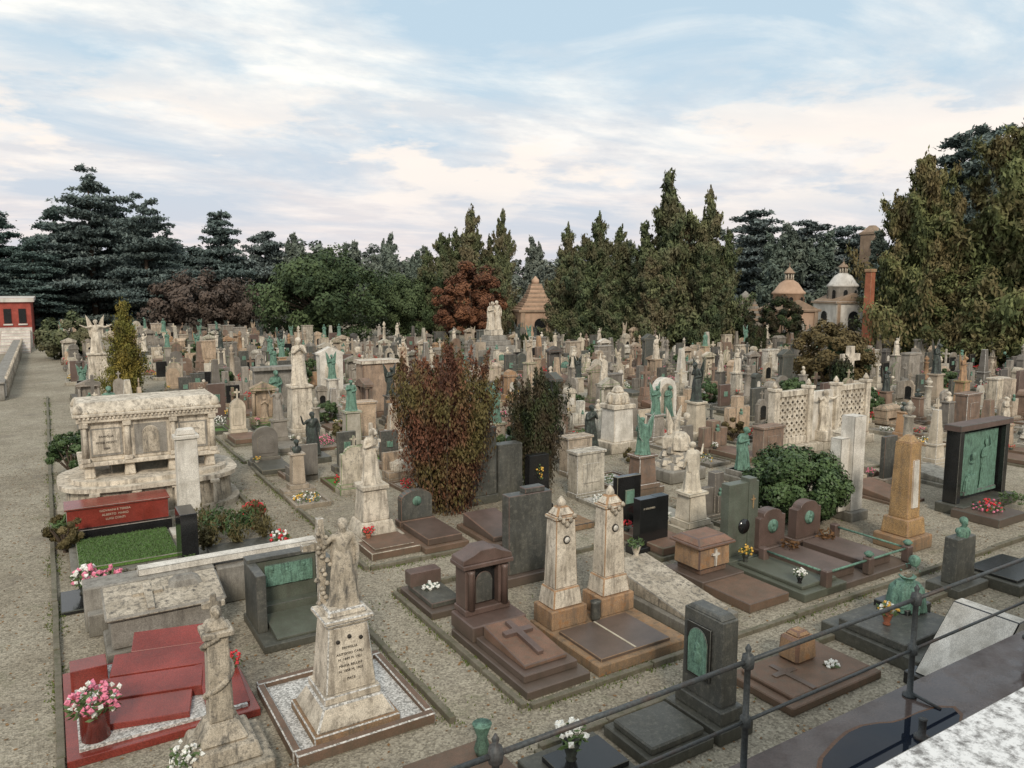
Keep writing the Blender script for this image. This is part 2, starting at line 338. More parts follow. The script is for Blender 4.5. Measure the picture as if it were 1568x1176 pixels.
def cedar(H,Rm,mat,tiers=13,seed=0,leaf=.2,per=90,top=.45,umb=False):
    q=Q();g=np.random.default_rng(seed);q.tube([(0,0,0),(.2,0,H*.5),(0,.1,H*.97)],[H*.022,H*.015,.06],BARK)
    for t in range(tiers):
        z=.10+.88*t/(tiers-1) if not umb else .55+.43*t/(tiers-1)
        rr=Rm*((1.04-z)**top)*(1 if not umb else 1.5)*g.uniform(.7,1.15)
        nb=g.integers(5,8)if z<.85 else 4;a0=g.uniform(0,6.28)
        for k in range(nb):
            a=a0+6.283*k/nb+g.normal()*.3;r=rr*g.uniform(.55,1.15);zz=z*H+g.normal()*.7
            d=np.array([math.cos(a),math.sin(a),0]);s_=np.array([-d[1],d[0],0]);rise=g.uniform(.04,.3)
            tip=np.array([0,0,zz])+d*r+np.array([0,0,rise*r]);q.tube([(0,0,zz-.3),d*r*.5+np.array([0,0,zz+.1*r*.5]),tip],[.12,.07,.02],BARK,4)
            m=max(3,int(r/.6))
            for i in range(m):
                f=(i+1)/m
                if f<.2:continue
                wv=(.35+.75*math.sin(math.pi*min(1,f*.8)))*.36*r*.6+.3
                for _ in range(2):
                    c=np.array([0,0,zz])+d*r*f+s_*g.normal()*wv*.9+np.array([0,0,rise*r*f-.14*f*f*r*.4+g.normal()*.16])
                    n=int(per*(.4+.4*wv)*.6);C=c+rng.normal(size=(n,3))*np.array([wv*.5,wv*.5,.18]);C[:,2]-=.12*np.sum((C[:,:2]-c[:2])**2,axis=1)/(wv*wv+.1)
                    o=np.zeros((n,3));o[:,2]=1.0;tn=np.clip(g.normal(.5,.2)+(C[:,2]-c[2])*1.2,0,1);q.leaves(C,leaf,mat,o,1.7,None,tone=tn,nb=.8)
    clump(q,(0,0,H*.97),.6,90,leaf,mat,.5,1.8,None,1.3)
    return q.me("cedar_tree")
def broad(H,Rm,mat,seed=0,nc=110,per=170,leaf=.19,bot=.12,jag=.16):
    q=Q();g=np.random.default_rng(seed);zc=H*(.5+bot/2);hz=H*(.5-bot/2)
    q.tube([(0,0,0),(0,0,H*.45)],[.3*Rm/4,.15*Rm/4],BARK)
    for k in range(nc):
        d=g.normal(size=3);d/=np.linalg.norm(d);s=g.uniform(.5,1.0+jag);c=np.array([d[0]*Rm*s,d[1]*Rm*s,zc+d[2]*hz*s])
        c[2]=max(c[2],.3)
        if k%3==0:q.tube([(0,0,H*.3),c],[.09,.02],BARK,4)
        cr=g.uniform(.12,.24)*Rm;clump(q,c*np.array([.93,.93,.95]),cr,per,leaf,mat,np.clip(g.normal(.5,.22),0,1),1.5,None,.85,np.array([0,0,zc]))
    return q.me("broadleaf_tree")
def sprays(H,Rm,mat,ns=90,per=420,leaf=.05,seed=0,flare=.75,tipv=.3,foot=.35,w=.13):
    q=Q();g=np.random.default_rng(seed)
    for k in range(ns):
        a=g.uniform(0,6.283);rr=math.sqrt(g.random());r1=rr*Rm;h=H*(1-tipv*g.random()*(.4+.6*rr))*(1-.15*rr)
        p0=np.array([math.cos(a),math.sin(a),0])*r1*foot;p1=np.array([math.cos(a)*r1*flare*1.25,math.sin(a)*r1*flare*1.25,h*.6]);p2=np.array([math.cos(a)*r1,math.sin(a)*r1,h])
        p1+=g.normal(size=3)*.05
        if g.random()<.14:p2[:2]*=1.3
        if k%3==0:q.tube([p0,p1*.85,p2*.96],[.035,.02,.005],BARK,4)
        n=int(per*h/H);t=np.sort(rng.random(n)**.85)[:,None]*.97+.03
        C=(1-t)**2*p0+2*t*(1-t)*p1+t*t*p2
        wd=(w*Rm*1.2*(1-t)**.6+.02)
        off=rng.normal(size=(n,3))*wd*np.array([1,1,1.2]);C=C+off;o=off/(np.linalg.norm(off,axis=1)[:,None]+1e-6)+np.array([math.cos(a),math.sin(a),.1])*.8*rr
        C[:,2]=np.abs(C[:,2]);tn=np.clip(g.normal(.45,.25)+.0,0,1);q.leaves(C,leaf,mat,o,2.0,(0,0,1.6),tone=tn,nb=.6)
    return q.me("spray_shrub")
def bushm(Rx,Rz,mat,seed=0,n=26000,leaf=.06,nc=90):
    q=Q();g=np.random.default_rng(seed);q.tube([(0,0,0),(0,0,Rz)],[.08,.04],BARK)
    for k in range(10):
        a=k*.63;q.tube([(0,0,.1),(math.cos(a)*Rx*.7,math.sin(a)*Rx*.7,Rz*g.uniform(.6,1.4))],[.05,.01],BARK,4)
    for k in range(nc):
        d=g.normal(size=3);d/=np.linalg.norm(d);s=g.uniform(.72,.97);c=np.array([d[0]*Rx*s,d[1]*Rx*s,Rz+d[2]*Rz*s*.95])
        c[2]=max(c[2],.12)
        clump(q,c,Rx*g.uniform(.13,.26),n//nc,leaf,mat,np.clip(g.normal(.5,.2),0,1),1.4,None,.9,np.array([0,0,Rz]))
    return q.me("bush")
# ------------------------------------------------------------ ground
def site(X,Y):return (X*math.cos(YAW)+Y*math.sin(YAW),-X*math.sin(YAW)+Y*math.cos(YAW))
m,nt,bs=newmat("gravel_ground");v=coords(nt,rnd=False)
big=noise(nt,v,.25,3);med=noise(nt,v,2.2,4,.7)
vo=N(nt,"ShaderNodeTexVoronoi");vo.inputs["Scale"].default_value=26;L(nt,v,vo.inputs["Vector"]);sx=N(nt,"ShaderNodeSeparateColor");L(nt,vo.outputs["Color"],sx.inputs[0])
c=ramp(nt,big,.3,.7,(.26,.225,.175),(.37,.333,.27));c=mix(nt,1.0,c,ramp(nt,med,.3,.7,(.8,.79,.76),(1.12,1.12,1.1)),'MULTIPLY')
c=mix(nt,1.0,c,ramp(nt,sx.outputs[0],0,1,(.6,.59,.57),(1.35,1.35,1.33)),'MULTIPLY')
c=mix(nt,ramp(nt,noise(nt,v,1.1,4,.75),.56,.70,(0,0,0),(.5,)*3),c,(.12,.12,.065))
c=mix(nt,ramp(nt,noise(nt,v,.6,3,.6),.56,.72,(0,0,0),(.5,)*3),c,(.16,.135,.11))
L(nt,c,bs.inputs["Base Color"]);bs.inputs["Roughness"].default_value=.95;bs.inputs["Specular IOR Level"].default_value=.2;bp=N(nt,"ShaderNodeBump");bp.inputs["Strength"].default_value=.5;bp.inputs["Distance"].default_value=.03;L(nt,vo.outputs["Distance"],bp.inputs["Height"]);L(nt,bp.outputs[0],bs.inputs["Normal"])
GRAV=m
g=B();g.poly([(-1500,-800,0),(2000,-800,0),(2000,2500,0),(-1500,2500,0)],[(0,1,2,3)],GRAV);g.done("ground")
m2=GRAV.copy();m2.name="path_gravel"
g=B();g.poly([(-2.5,4,.004),(-.32,4,.004),(-.32,170,.004),(-2.5,170,.004)],[(0,1,2,3)],m2);g.done("gravel_path")
def kerb(x0,y0,x1,y1,w=.12,h=.11,mat=KERB,name="stone_kerb"):
    b=B();dx=x1-x0;dy=y1-y0;Ln=math.hypot(dx,dy);n=max(1,int(Ln/1.4));b.M=Matrix.Translation((x0,y0,0))@Matrix.Rotation(math.atan2(dy,dx),4,'Z')
    for i in range(n):b.box((i+.5)*Ln/n,R.uniform(-.012,.012),-.02,Ln/n-.012,w,h+.02+R.uniform(-.02,.015),mat,.01)
    b.M=Matrix.Identity(4);return b.done(name)
KL=[(-.26,9,-.26,60),(5.55,11,5.55,18),(5.55,19,5.55,60),(6.85,10.75,6.85,16.7),(6.95,10.7,40,10.7),(6.95,16.75,16,16.75),(6.85,18.6,6.85,31),(6.95,18.55,30,18.55),(6.4,9.6,36,9.6),(6.3,6,6.3,9.5),(6.85,33,6.85,60)]
for k in KL:kerb(*k)
q=Q();C=[]
for x0,y0,x1,y1 in KL:
    n=int(math.hypot(x1-x0,y1-y0)*110)
    t=rng.random(n);C.append(np.stack([x0+(x1-x0)*t+rng.normal(size=n)*.1,y0+(y1-y0)*t+rng.normal(size=n)*.1,np.full(n,.02)],1))
n=9000;x=rng.uniform(-2.4,22,n);y=rng.uniform(8,30,n);k_=(np.sin(x*2.1+np.sin(y*1.3)*2)+np.sin(y*2.4+x))>1.15;C.append(np.stack([x,y,np.full(n,.01)],1)[k_])
C=np.concatenate(C);C=C[np.sin(C[:,0]*1.3)+np.sin(C[:,1]*1.7+C[:,0])>-.5]
q.leaves(C,.016,F_GRASS,None,2.6,(0,0,2),tone=.5);put(q.me("grass"),"grass",(0,0,0))
q=Q();n=6500;x=rng.uniform(-2.4,26,n);y=rng.uniform(7.5,40,n);C=np.stack([x,y,np.full(n,.014)],1);o=np.zeros((n,3));o[:,2]=6
q.leaves(C,.03,F_LEAF,o,1.2,None,tone=.5,nb=.5);put(q.me("fallen_leaves"),"fallen_leaves",(0,0,0))
# ------------------------------------------------------------ generic graves
def ledger(b,w,l,y0,mat,kind,h=.22):
    yc=y0-l/2
    if kind=='slab':
        b.box(0,yc,0,w,l,.12,KERB,.01);b.box(0,yc,.12,w*.86,l*.92,h,mat,.02)
    elif kind=='slope':
        b.box(0,yc,0,w,l,.14,mat,.01);b.wedge(0,yc,.14,w*.84,l*.9,.1,.36,mat,.02)
    elif kind=='coped':
        b.box(0,yc,0,w,l,.16,mat,.01);a=w*.38;b.poly([(-a,yc-l*.44,.16),(a,yc-l*.44,.16),(a,yc+l*.44,.16),(-a,yc+l*.44,.16),(0,yc-l*.38,.5),(0,yc+l*.44,.5)],[(3,2,1,0),(0,1,4),(1,2,5,4),(2,3,5),(3,0,4,5)],mat,.01)
    else:
        fl={'gravel':PEBG,'white':PEBW,'lawn':LAWN}[kind]
        b.box(0,yc,0,w-.2,l-.2,.1,fl,0)
        for sx in(-1,1):b.box(sx*(w/2-.06),yc,0,.12,l,.2,mat,.012)
        b.box(0,y0-l+.06,0,w-.24,.12,.2,mat,.012);b.box(0,y0-.06,0,w-.24,.12,.2,mat,.012)
        b.flowers(R.uniform(-.3,.3),yc,.1,R.uniform(.3,.6),R.randint(50,130),R.choice([None,None,[PINK],[CRIM],[WHT,YEL],[WHT]]),ls=.05,h=R.uniform(.2,.6))
KINDS=['stele','stele','stele','obelisk','cross','statue','aedicule','column','rock','sarco','bust','angel','tablet','pedurn','slabdark','bronze','stele','cross','bigblock','slabdark']
def make_grave(seed,kind):
    R.seed(seed*13+5);b=B();S=STONE if R.random()<.75 else STONE2;w=R.uniform(1.3,1.75);l=R.uniform(1.9,2.3)
    ledger(b,w,l,0,R.choice([S,S,S,BROWN2,GREYD]),R.choice(['slab','slope','coped','gravel','gravel','slab','white','gravel','lawn']))
    hy=.35;top=R.choice(['round','arch','ped','sh','flat']);b.box(0,hy,0,w*.95,.7,.3,S,.02);z=.3
    if kind=='stele':
        h=R.uniform(1.0,1.9);ww=R.uniform(.7,1.1);b.box(0,hy,z,ww*1.15,.42,.16,S,.015);b.stele(0,hy,z+.16,ww,.22,h,S,top)
        b.stele(0,hy-.125,z+.35,ww*.66,.03,h*.6,R.choice([MARBC,BLACK,S,S,VERD]),R.choice(['round','flat']))
        if R.random()<.35:b.cross(0,hy,z+.14+h,.5,.32,.08,S)
    elif kind=='obelisk':
        b.box(0,hy,z,.95,.7,.2,S);b.box(0,hy,z+.2,.75,.6,.6,S,.02,.92);b.box(0,hy,z+.8,.82,.66,.1,S);b.box(0,hy,z+.9,.56,.5,R.uniform(1.3,2.1),S,.02,.6)
    elif kind=='cross':
        b.box(0,hy,z,.8,.6,.35,S,.02,.85);b.box(0,hy,z+.35,.55,.45,.5,S,.02,.9);b.cross(0,hy,z+.85,R.uniform(1.0,1.5),.7,.15,S)
    elif kind in('statue','angel'):
        h=R.uniform(.7,1.6);b.box(0,hy,z,1.0,.8,.2,S);b.box(0,hy,z+.2,.78,.66,h,S,.02,.86);b.box(0,hy,z+.2+h,.84,.7,.1,S)
        k=R.choice(['bow','open','pray','up','lean']) ;m=R.choice([S,S,MARB,VERD,DBRZ]);s=R.uniform(.8,1.05)
        b.mesh(FIG[k],(0,hy,z+.3+h),m,s,R.uniform(-.4,.4))
        if kind=='angel':wings(b,0,hy,z+.3+h,m,s)
    elif kind=='aedicule':
        h=R.uniform(1.5,2.1);b.box(0,hy,z,1.5,.6,.25,S)
        b.box(0,hy+.15,z+.25,1.2,.2,h,S)
        for sx in(-1,1):
            b.box(sx*.55,hy-.08,z+.25,.22,.26,.12,S);b.lathe(sx*.55,hy-.08,z+.37,[(.09,0),(.08,h-.24)],S,10);b.box(sx*.55,hy-.08,z+.13+h,.22,.26,.12,S)
        b.box(0,hy,z+.25+h,1.45,.56,.16,S);b.prism([(-.75,0),(.75,0),(0,.36)],hy-.28,hy+.28,S,0,z+.41+h,bev=.01)
        b.mesh(FIG[R.choice(['bow','pray'])],(0,hy-.12,z+.25),R.choice([S,VERD,MARB]),.72)
    elif kind=='column':
        b.box(0,hy,z,.8,.7,.5,S,.02,.9);h=R.uniform(1.0,1.6);b.lathe(0,hy,z+.5,[(.24,0),(.24,.06),(.19,.1),(.165,h),(.23,h+.05),(.23,h+.1)],S,16)
        b.lathe(0,hy,z+.6+h,[(.08,0),(.05,.06),(.17,.2),(.2,.34),(.1,.42),(.13,.46),(.02,.6)],S,12)
    elif kind=='rock':
        for i in range(7):
            b.M=Matrix.Rotation(R.uniform(-.5,.5),4,'Z')@Matrix.Rotation(R.uniform(-.12,.12),4,'X');b.box(R.uniform(-.2,.2),hy,z+i*.16-.05,1.1-i*.1,.75-i*.06,.3,S,.07,.8)
        b.M=Matrix.Identity(4);b.cross(0,hy,z+1.1,1.0,.6,.12,S)
    elif kind=='sarco':
        b.box(0,hy-.1,z,1.7,1.0,.2,S)
        for sx in(-1,1):b.box(sx*.6,hy-.1,z+.2,.25,.8,.2,S)
        b.box(0,hy-.1,z+.4,1.5,.8,.6,S,.03,1.05);b.box(0,hy-.1,z+1.0,1.66,.94,.1,S);b.box(0,hy-.1,z+1.1,1.6,.9,.28,S,.03,.8,.3)
    elif kind=='bust':
        b.box(0,hy,z,.8,.6,.2,S);b.box(0,hy,z+.2,.55,.48,1.2,S,.02,.85);b.box(0,hy,z+1.4,.6,.5,.08,S);b.mesh(FIG['bust'],(0,hy,z+1.46),R.choice([VERD,DBRZ,MARB]),1.0,R.uniform(-.3,.3))
    elif kind=='tablet':
        for sx,hh in((-.5,R.uniform(.8,1.2)),(.0,R.uniform(1.2,2.0)),(.5,R.uniform(.8,1.2))):b.box(sx,hy,z,.49,.3 if sx else .4,hh,S,.015)
        b.box(0,hy-.26,z,.3,.12,.75,S);b.mesh(FIG['bust'],(0,hy-.26,z+.75),VERD,.55)
    elif kind=='pedurn':
        b.box(0,hy,z,1.0,.7,.3,S);b.box(0,hy,z+.3,.7,.55,1.1,S,.02,.92);b.box(0,hy,z+1.4,.8,.62,.12,S);b.prism([(-.38,0),(.38,0),(.3,.2),(0,.32),(-.3,.2)],hy-.25,hy+.25,S,0,z+1.52,.01)
        b.stele(0,hy-.28,z+.5,.4,.04,.6,R.choice([MARBC,BLACK]),'arch')
    elif kind=='slabdark':
        h=R.uniform(1.1,1.9);m=R.choice([BLACK,GREYD,BROWN]);b.box(0,hy,z,.95,.22,h,m,.01);b.box(.0,hy-.14,z+h*.45,.35,.05,.4,VERD,.01);b.vase(.5,hy-.5,z-.1,DBRZ,[R.choice([PINK,CRIM,WHT,YEL])],.9,40)
    elif kind=='bronze':
        b.box(0,hy,z,1.3,.7,.35,S,.02);b.mesh(FIG[R.choice(['seated','crouch','bow'])],(0,hy,z+.35),R.choice([VERD,DBRZ,MARB]),1.0,R.uniform(-.6,.6));b.box(0,hy+.42,z,1.2,.16,1.3,S)
    elif kind=='bigblock':
        h=R.uniform(1.4,2.3);b.box(0,hy,z,1.5,.7,h,S,.02);b.box(0,hy,z+h,1.62,.82,.14,S);b.box(0,hy-.37,z+.5,.9,.06,h*.5,R.choice([VERD,S,MARBC]),.01)
    if R.random()<.5:b.vase(R.choice([-.5,.5]),-.25,.22,R.choice([DBRZ,MARB]),[R.choice([PINK,CRIM,WHT,YEL])],.8,36)
    nm={'stele':'gravestone','obelisk':'obelisk_tomb','cross':'cross_tomb','statue':'statue_tomb','angel':'angel_tomb','aedicule':'aedicule_tomb','column':'urn_column_tomb','rock':'rock_cross_tomb','sarco':'sarcophagus_tomb','bust':'bust_tomb','tablet':'tablet_tomb','pedurn':'pedestal_tomb','slabdark':'granite_gravestone','bronze':'bronze_figure_tomb','bigblock':'block_tomb'}[kind]
    return b.me(nm),nm,kind
PROT=[make_grave(i,k) for i,k in enumerate(KINDS*3)]
COLS=[(.63,.56,.45)]*4+[(.57,.53,.45)]*3+[(.52,.40,.29)]*3+[(.50,.42,.33)]*3+[(.34,.31,.27)]*5+[(.20,.185,.165)]*4+[(.26,.18,.135)]*3+[(.46,.29,.17),(.11,.105,.10),(.10,.11,.10),(.10,.11,.10),(.70,.66,.58),(.70,.64,.53)]
R.seed(99)
EXC=[(6.3,13.0,9,17),(13,40,8,14.9),(19,23.5,13,17.4),(6.8,14.8,18.4,23.6),(14.2,16.2,21.8,24.2),(19.5,22.6,19.6,23),(21.4,24,18.6,21.2),(26.4,35,20.2,23.6),(-1,5.6,0,32.5),
 (9.6,12,36,39.6),(15,18,49.5,52.5),(27.3,30,28.5,31.6),(36,43,65,71),(44,47,29,32.5),(8.5,10.5,30,33),(19.5,21.8,25,28),(21,23.3,25,28.2),(9.5,12.3,41.5,45),(1.3,4.6,59,64),(14.8,17.8,39.5,43.5),(45.5,50,32,36.5),(3,5.4,55.5,58.5)]
def blocked(x,y):
    for a,b_,c_,d_ in EXC:
        if a-.5<x<b_+.5 and c_-.3<y<d_+1.2:return True
    return False
def in_path(x,y):
    if 5.2<x<7.4:return True
    for p in(33,62,92):
        if p-1<x<p+1:return True
    return False
rows=[16.9,21.0,23.8,26.6,29.4,32.2,35.6,38.4,41.2,44.0,46.8,50.2,53.0,55.8,58.6,61.4,64.2]
y=67.4
while y<140:rows.append(y);y+=2.8
ng=0
for yr in rows:
    x=.9
    while x<100:
        wd=R.uniform(1.65,2.15)
        xc=x+wd/2;x+=wd
        X=xc*math.cos(YAW)-yr*math.sin(YAW);Y=xc*math.sin(YAW)+yr*math.cos(YAW)
        if Y>(97 if X>-25 else 118) or abs(X)>Y*.72+4:continue
        if in_path(xc,yr) or blocked(xc,yr) or (xc<5.3 and yr<33):continue
        if R.random()<.03:continue
        me,nm,kd=R.choice(PROT);col=R.choice(COLS);j=R.uniform(.85,1.12);col=tuple(min(.76,k*j) for k in col)
        s=R.uniform(.8,1.05);o_=put(me,nm,(xc,yr+R.uniform(-.15,.15),-.01),(-math.pi/2 if R.random()<.1 else (math.pi if R.random()<.12 else 0))+R.uniform(-.03,.03),col,(s,s,s*R.uniform(.8,1.15)));o_.rotation_euler[0]=R.gauss(0,.007);o_.rotation_euler[1]=R.gauss(0,.007);ng+=1
# ------------------------------------------------------------ left block monuments
R.seed(5)
b=B()
b.box(0,0,0,1.35,1.3,.34,MARBD,.03);b.box(0,0,.34,1.05,1.0,.26,MARBD,.03,.85);b.box(0,0,.6,.72,.7,.3,MARBD,.04,.6);b.box(0,0,.9,.36,.36,1.35,MARBD,.02,.85)
b.box(0,0,2.25,.46,.46,.1,MARBD,.02);b.box(0,0,2.35,.36,.36,.12,MARBD,.03,.7)
for i in range(60):
    t=i/60;a=t*11;b.lathe(.19*math.cos(a),.19*math.sin(a),.85+t*1.38,[(.02,0),(.05,.02),(.06,.05),(.02,.09)],MARBD,7)
b.mesh(FIG['bust'],(0,-.05,2.3),MARBD,.7,.3);b.cross(.0,.12,2.3,.55,.34,.08,MARBD)
b.flowers(-.55,-.3,.45,.25,100,[WHT],h=.35,ls=.045)
b.done("rose_garland_column",(1.9,11.75,0))
b=B()
b.box(.1,.3,0,2.2,2.5,.1,PEBW,0)
for x0,w,y0,d in((.1,2.4,-.95,.16),(.1,2.4,1.6,.16)):b.box(x0,y0,0,w,d,.2,BROWN2,.02)
for sx in(-1.05,1.25):b.box(sx,.33,0,.14,2.38,.198,BROWN2,.02)
b.box(0,-.1,.1,1.5,1.4,.16,RUSTY,.02);b.box(0,-.1,.26,1.4,1.3,.34,MARB,.03,.74);b.box(0,-.1,.6,1.0,.92,.14,MARB,.02)
b.box(0,-.1,.74,.88,.8,1.12,MARB,.02,.78);b.box(0,-.1,1.86,.74,.68,.08,MARB,.02,1.12);b.box(0,-.1,1.94,.86,.8,.08,MARB,.02);b.box(0,-.1,2.02,.7,.62,.12,MARB,.03,.9)
for i,(s_,z_) in enumerate((("FAMIGLIA",1.47),("ANTONIO CARLI",1.37),("N. 1849 M. 1921",1.28),("MARIA BELLINI",1.17),("N. 1858 M. 1903",1.08),("PACE",.94))):
    b.text(s_,0,-.502+(z_-.74)*.0786,z_,.062,LETTER)
for sx,z_ in((-.2,1.62),(0,1.68),(.2,1.62)):b.tube((sx,-.3,z_),(sx,-.45,z_-.01),.035,.035,LETTER,12)
b.mesh(FIG['lean'],(.05,-.1,2.13),MARBD,.88,-.15);b.cross(-.28,.1,2.13,1.5,.65,.12,MARBD);b.tube((-.28,.02,3.1),(.05,.0,3.4),.04,.03,MARBD)
for i in range(16):b.lathe(-.28+R.uniform(-.14,.14),-.02,2.15+i*.08,[(.02,0),(.055,.03),(.02,.08)],MARBD,7)
b.done("mourning_statue_monument",(4.0,12.2,0))
b=B() # red granite stepped tomb
b.box(0,0,0,2.95,3.2,.14,RED,.01);b.box(0,0,.14,2.6,2.85,.05,PEBW,0)
for k,(x_,y_,w_,d_,h_) in enumerate(((-.3,-.85,1.5,.7,.16),(-.1,-.2,1.7,.62,.28),(.2,.4,1.8,.6,.42),(.5,.95,1.6,.5,.58))):
    b.M=Matrix.Translation((x_,y_,.19))@Matrix.Rotation(-.22,4,'Z');b.wedge(0,0,0,w_,d_,h_*.7,h_,RED,.01);b.M=Matrix.Identity(4)
b.box(-1.05,.95,.14,.6,.5,.4,RED,.01);b.wedge(1.0,-.7,.14,.7,1.3,.06,.34,RED,.01)
b.lathe(-1.05,-1.15,.14,[(.22,0),(.22,.5),(.24,.52)],RED,16);b.flowers(-1.05,-1.15,.66,.4,220,[PINK,PINK,WHT],h=.4,ls=.05);b.vase(1.25,-.3,.2,TERRA,[CRIM],.9,60)
b.done("red_granite_tomb",(1.3,14.6,0))
b=B()
b.box(0,0,0,2.3,1.3,.25,GREY,.03);b.box(0,0,.25,2.1,1.1,.62,GREY,.04);b.wedge(0,-.02,.87,2.3,1.25,.1,.34,MARBD,.04);b.box(.45,.25,1.0,.8,.5,.3,GREY,.08,.6)
b.M=Matrix.Translation((-.3,-.2,1.05))@Matrix.Rotation(.2,4,'X')@Matrix.Rotation(-math.pi/2,4,'X');b.cross(0,0,-.4,1.0,.6,.14,MARBD);b.M=Matrix.Identity(4)
b.done("weathered_sarcophagus",(1.75,17.0,0))
b=B()
b.box(0,.0,0,2.2,2.3,.2,GREYD,.02);b.box(0,.9,.2,1.6,.3,1.5,GREENG,.015);b.box(-.93,.35,.2,.24,1.4,1.5,GREYD,.015);b.box(.93,.55,.2,.24,1.0,1.5,GREYD,.015);b.box(0,.88,1.7,2.1,.4,.1,GREYD,.01)
b.box(.05,.73,.95,1.3,.04,.6,VERD,.01);b.box(0,.7,.2,1.6,.5,.35,GREENG,.015);b.wedge(0,-.35,.2,1.5,1.3,.06,.2,GREENG,.01)
for i,k in enumerate(('seated','bow','crouch')):b.mesh(FIG[k],(-.4+i*.42,.71,.98),VERD,s3=(.42,.12,.42 if k!='bow' else .3))
b.done("relief_frame_tomb",(4.3,16.2,0),sc=.84)
b=B()
b.box(-1.3,0,0,2.7,.7,1.0,GREY,.03);b.box(1.35,.1,0,2.5,.8,.9,GREY,.03);b.box(.5,.0,1.0,4.1,.35,.16,MARBC,.015);b.box(-1.8,-.5,0,1.6,.3,.5,GREY,.02)
b.done("grey_wall_tomb",(2.95,18.6,0))
b=B()
b.box(0,-2.6,0,2.75,3.1,.18,GREY,.02);b.box(0,-2.5,.18,2.4,2.6,.12,LAWN,.02);b.box(0,0,0,2.9,1.25,.4,BLACK,.02);b.box(0,0,.4,2.75,.95,.6,RED,.015);b.box(.0,0,1.0,2.85,1.05,.05,RED,.01)
for i,s_ in enumerate(("GIOVANNI E TERESA","ALBERTO  MARIO","LUIGI CONTI")):b.text(s_,-.1,-.482,.84-i*.13,.09,LETTERW)
for dx in(-.9,-.3,.3,.9):b.flowers(dx,-4.2,.05,.3,70,None,h=.18,leaf=F_BRN)
b.done("red_granite_tomb",(1.5,25.6,0))
q=Q();n=9000;C=np.stack([rng.uniform(-1.18,1.18,n),rng.uniform(-3.78,-1.22,n),rng.uniform(.3,.33,n)],1);q.leaves(C,.012,LFG,None,2.5,(0,0,2));put(q.me("lawn_grass"),"lawn_grass",(1.5,25.6,0))
b=B();b.box(0,0,0,.9,1.2,.25,BLACK,.01);b.box(0,0,.25,.4,.95,1.55,BLACK,.01);b.vase(-.05,-.55,.25,BLACK,None,1.1,60);b.done("black_granite_stele",(2.75,20.6,0))
b=B();b.box(0,0,0,2.5,2.6,.2,GREY,.02);b.box(.1,-.2,.2,2.1,1.5,.22,GREYD,.01);b.box(.1,-.7,.43,.5,.3,.03,BLACK,.005);b.done("polished_slab_tomb",(4.3,21.0,0))
q=Q()
for k in range(18):
    cx=rng.uniform(-1.1,1.1);cy=rng.uniform(-.9,1.2);n=260;a=rng.uniform(0,6.28,n);t=rng.random(n);el=rng.uniform(.4,1.2,n)
    C=np.stack([cx+t*.42*np.cos(a)*np.cos(el),cy+t*.42*np.sin(a)*np.cos(el),.25+t*.6*np.sin(el)+.2*rng.random(n)],1);q.leaves(C,.03,F_BRN if k%3 else F_BUSH,None,2.6,(0,0,.8),tone=.6)
put(q.me("planting_bed"),"planting_bed",(4.2,22.3,.1))
b=B();b.vase(0,0,0,TERRA,[CRIM],1.6,150);b.done("poinsettia_pot",(5.15,23.8,0))
b=B();b.vase(0,0,0,TERRA,[CRIM,WHT],1.2,100);b.done("poinsettia_pot",(5.1,20.6,.2))
b=B();b.box(0,0,0,1.1,.8,.3,MARBC,.02);b.box(0,0,.3,.62,.42,2.75,MARBC,.015,.93);b.box(0,0,3.05,.7,.5,.12,MARBC,.02);b.box(0,0,3.17,.56,.4,.18,MARBC,.03,.8);b.done("white_marble_pillar",(3.3,23.9,0))
b=B()
for x_,y_,c_,s_ in((0,0,[PINK,WHT],1.6),(.5,.3,[PINK],1.2),(-.1,.6,[WHT],1.1)):b.vase(x_,y_,.1,DBRZ,c_,s_,120)
b.box(.2,.3,0,1.6,1.4,.1,BLACK,.02);b.done("flower_pots",(.45,19.9,0))
b=B();b.vase(0,0,0,TERRA,None,1.6,200);b.done("shrub_pot",(.1,25.4,0))
# large sarcophagus monument
b=B()
def oval(rx,ry,p=3.2,n=40):return [(rx*math.copysign(abs(math.cos(t))**(2/p),math.cos(t)),ry*math.copysign(abs(math.sin(t))**(2/p),math.sin(t))) for t in [2*math.pi*i/n for i in range(n)]]
def ovp(rx,ry,z,h,mat,t=1.0,p=3.2):
    o=oval(rx,ry,p);n=len(o);b.poly([(x,y,z) for x,y in o]+[(x*t,y*t,z+h) for x,y in o],[tuple(range(n-1,-1,-1)),tuple(range(n,2*n))]+[(i,(i+1)%n,(i+1)%n+n,i+n) for i in range(n)],mat,0)
ovp(2.85,2.1,0,.16,MARB);ovp(2.6,1.9,.16,.85,MARBD,.98);ovp(2.8,2.05,1.01,.14,MARB);ovp(2.45,1.7,1.15,.14,MARB)
for sx in(-1.0,-.33,.33,1.0):
    b.box(sx*1.8,-1.93,.2,.14,.08,.78,MARB,.01);b.box(sx*1.8,-1.92,.9,.3,.12,.12,MARB,.02)
for sx in(-1,-.36,.36,1):
    for sy in(-1,1):b.box(sx*1.85,sy*.8,1.29,.34,.34,.4,MARB,.03,.8)
b.box(0,0,1.3,2.4,1.1,.4,GREYD,.01)
b.box(0,0,1.7,4.3,2.2,.14,MARB,.02);b.box(0,0,1.84,3.9,1.9,1.3,MARB,.02)
for sx in(-1,-.36,.36,1):
    b.box(sx*1.95,-1.0,1.84,.26,.26,.14,MARB,.01);b.lathe(sx*1.95,-1.0,1.98,[(.1,0),(.085,1.0)],MARB,12);b.box(sx*1.95,-1.0,2.98,.26,.26,.16,MARB,.02)
for x_ in(-1.32,1.32):b.box(x_,-.97,2.0,.95,.05,.95,GREY,.02);b.box(x_,-.985,2.08,.8,.04,.8,MARB,.01)
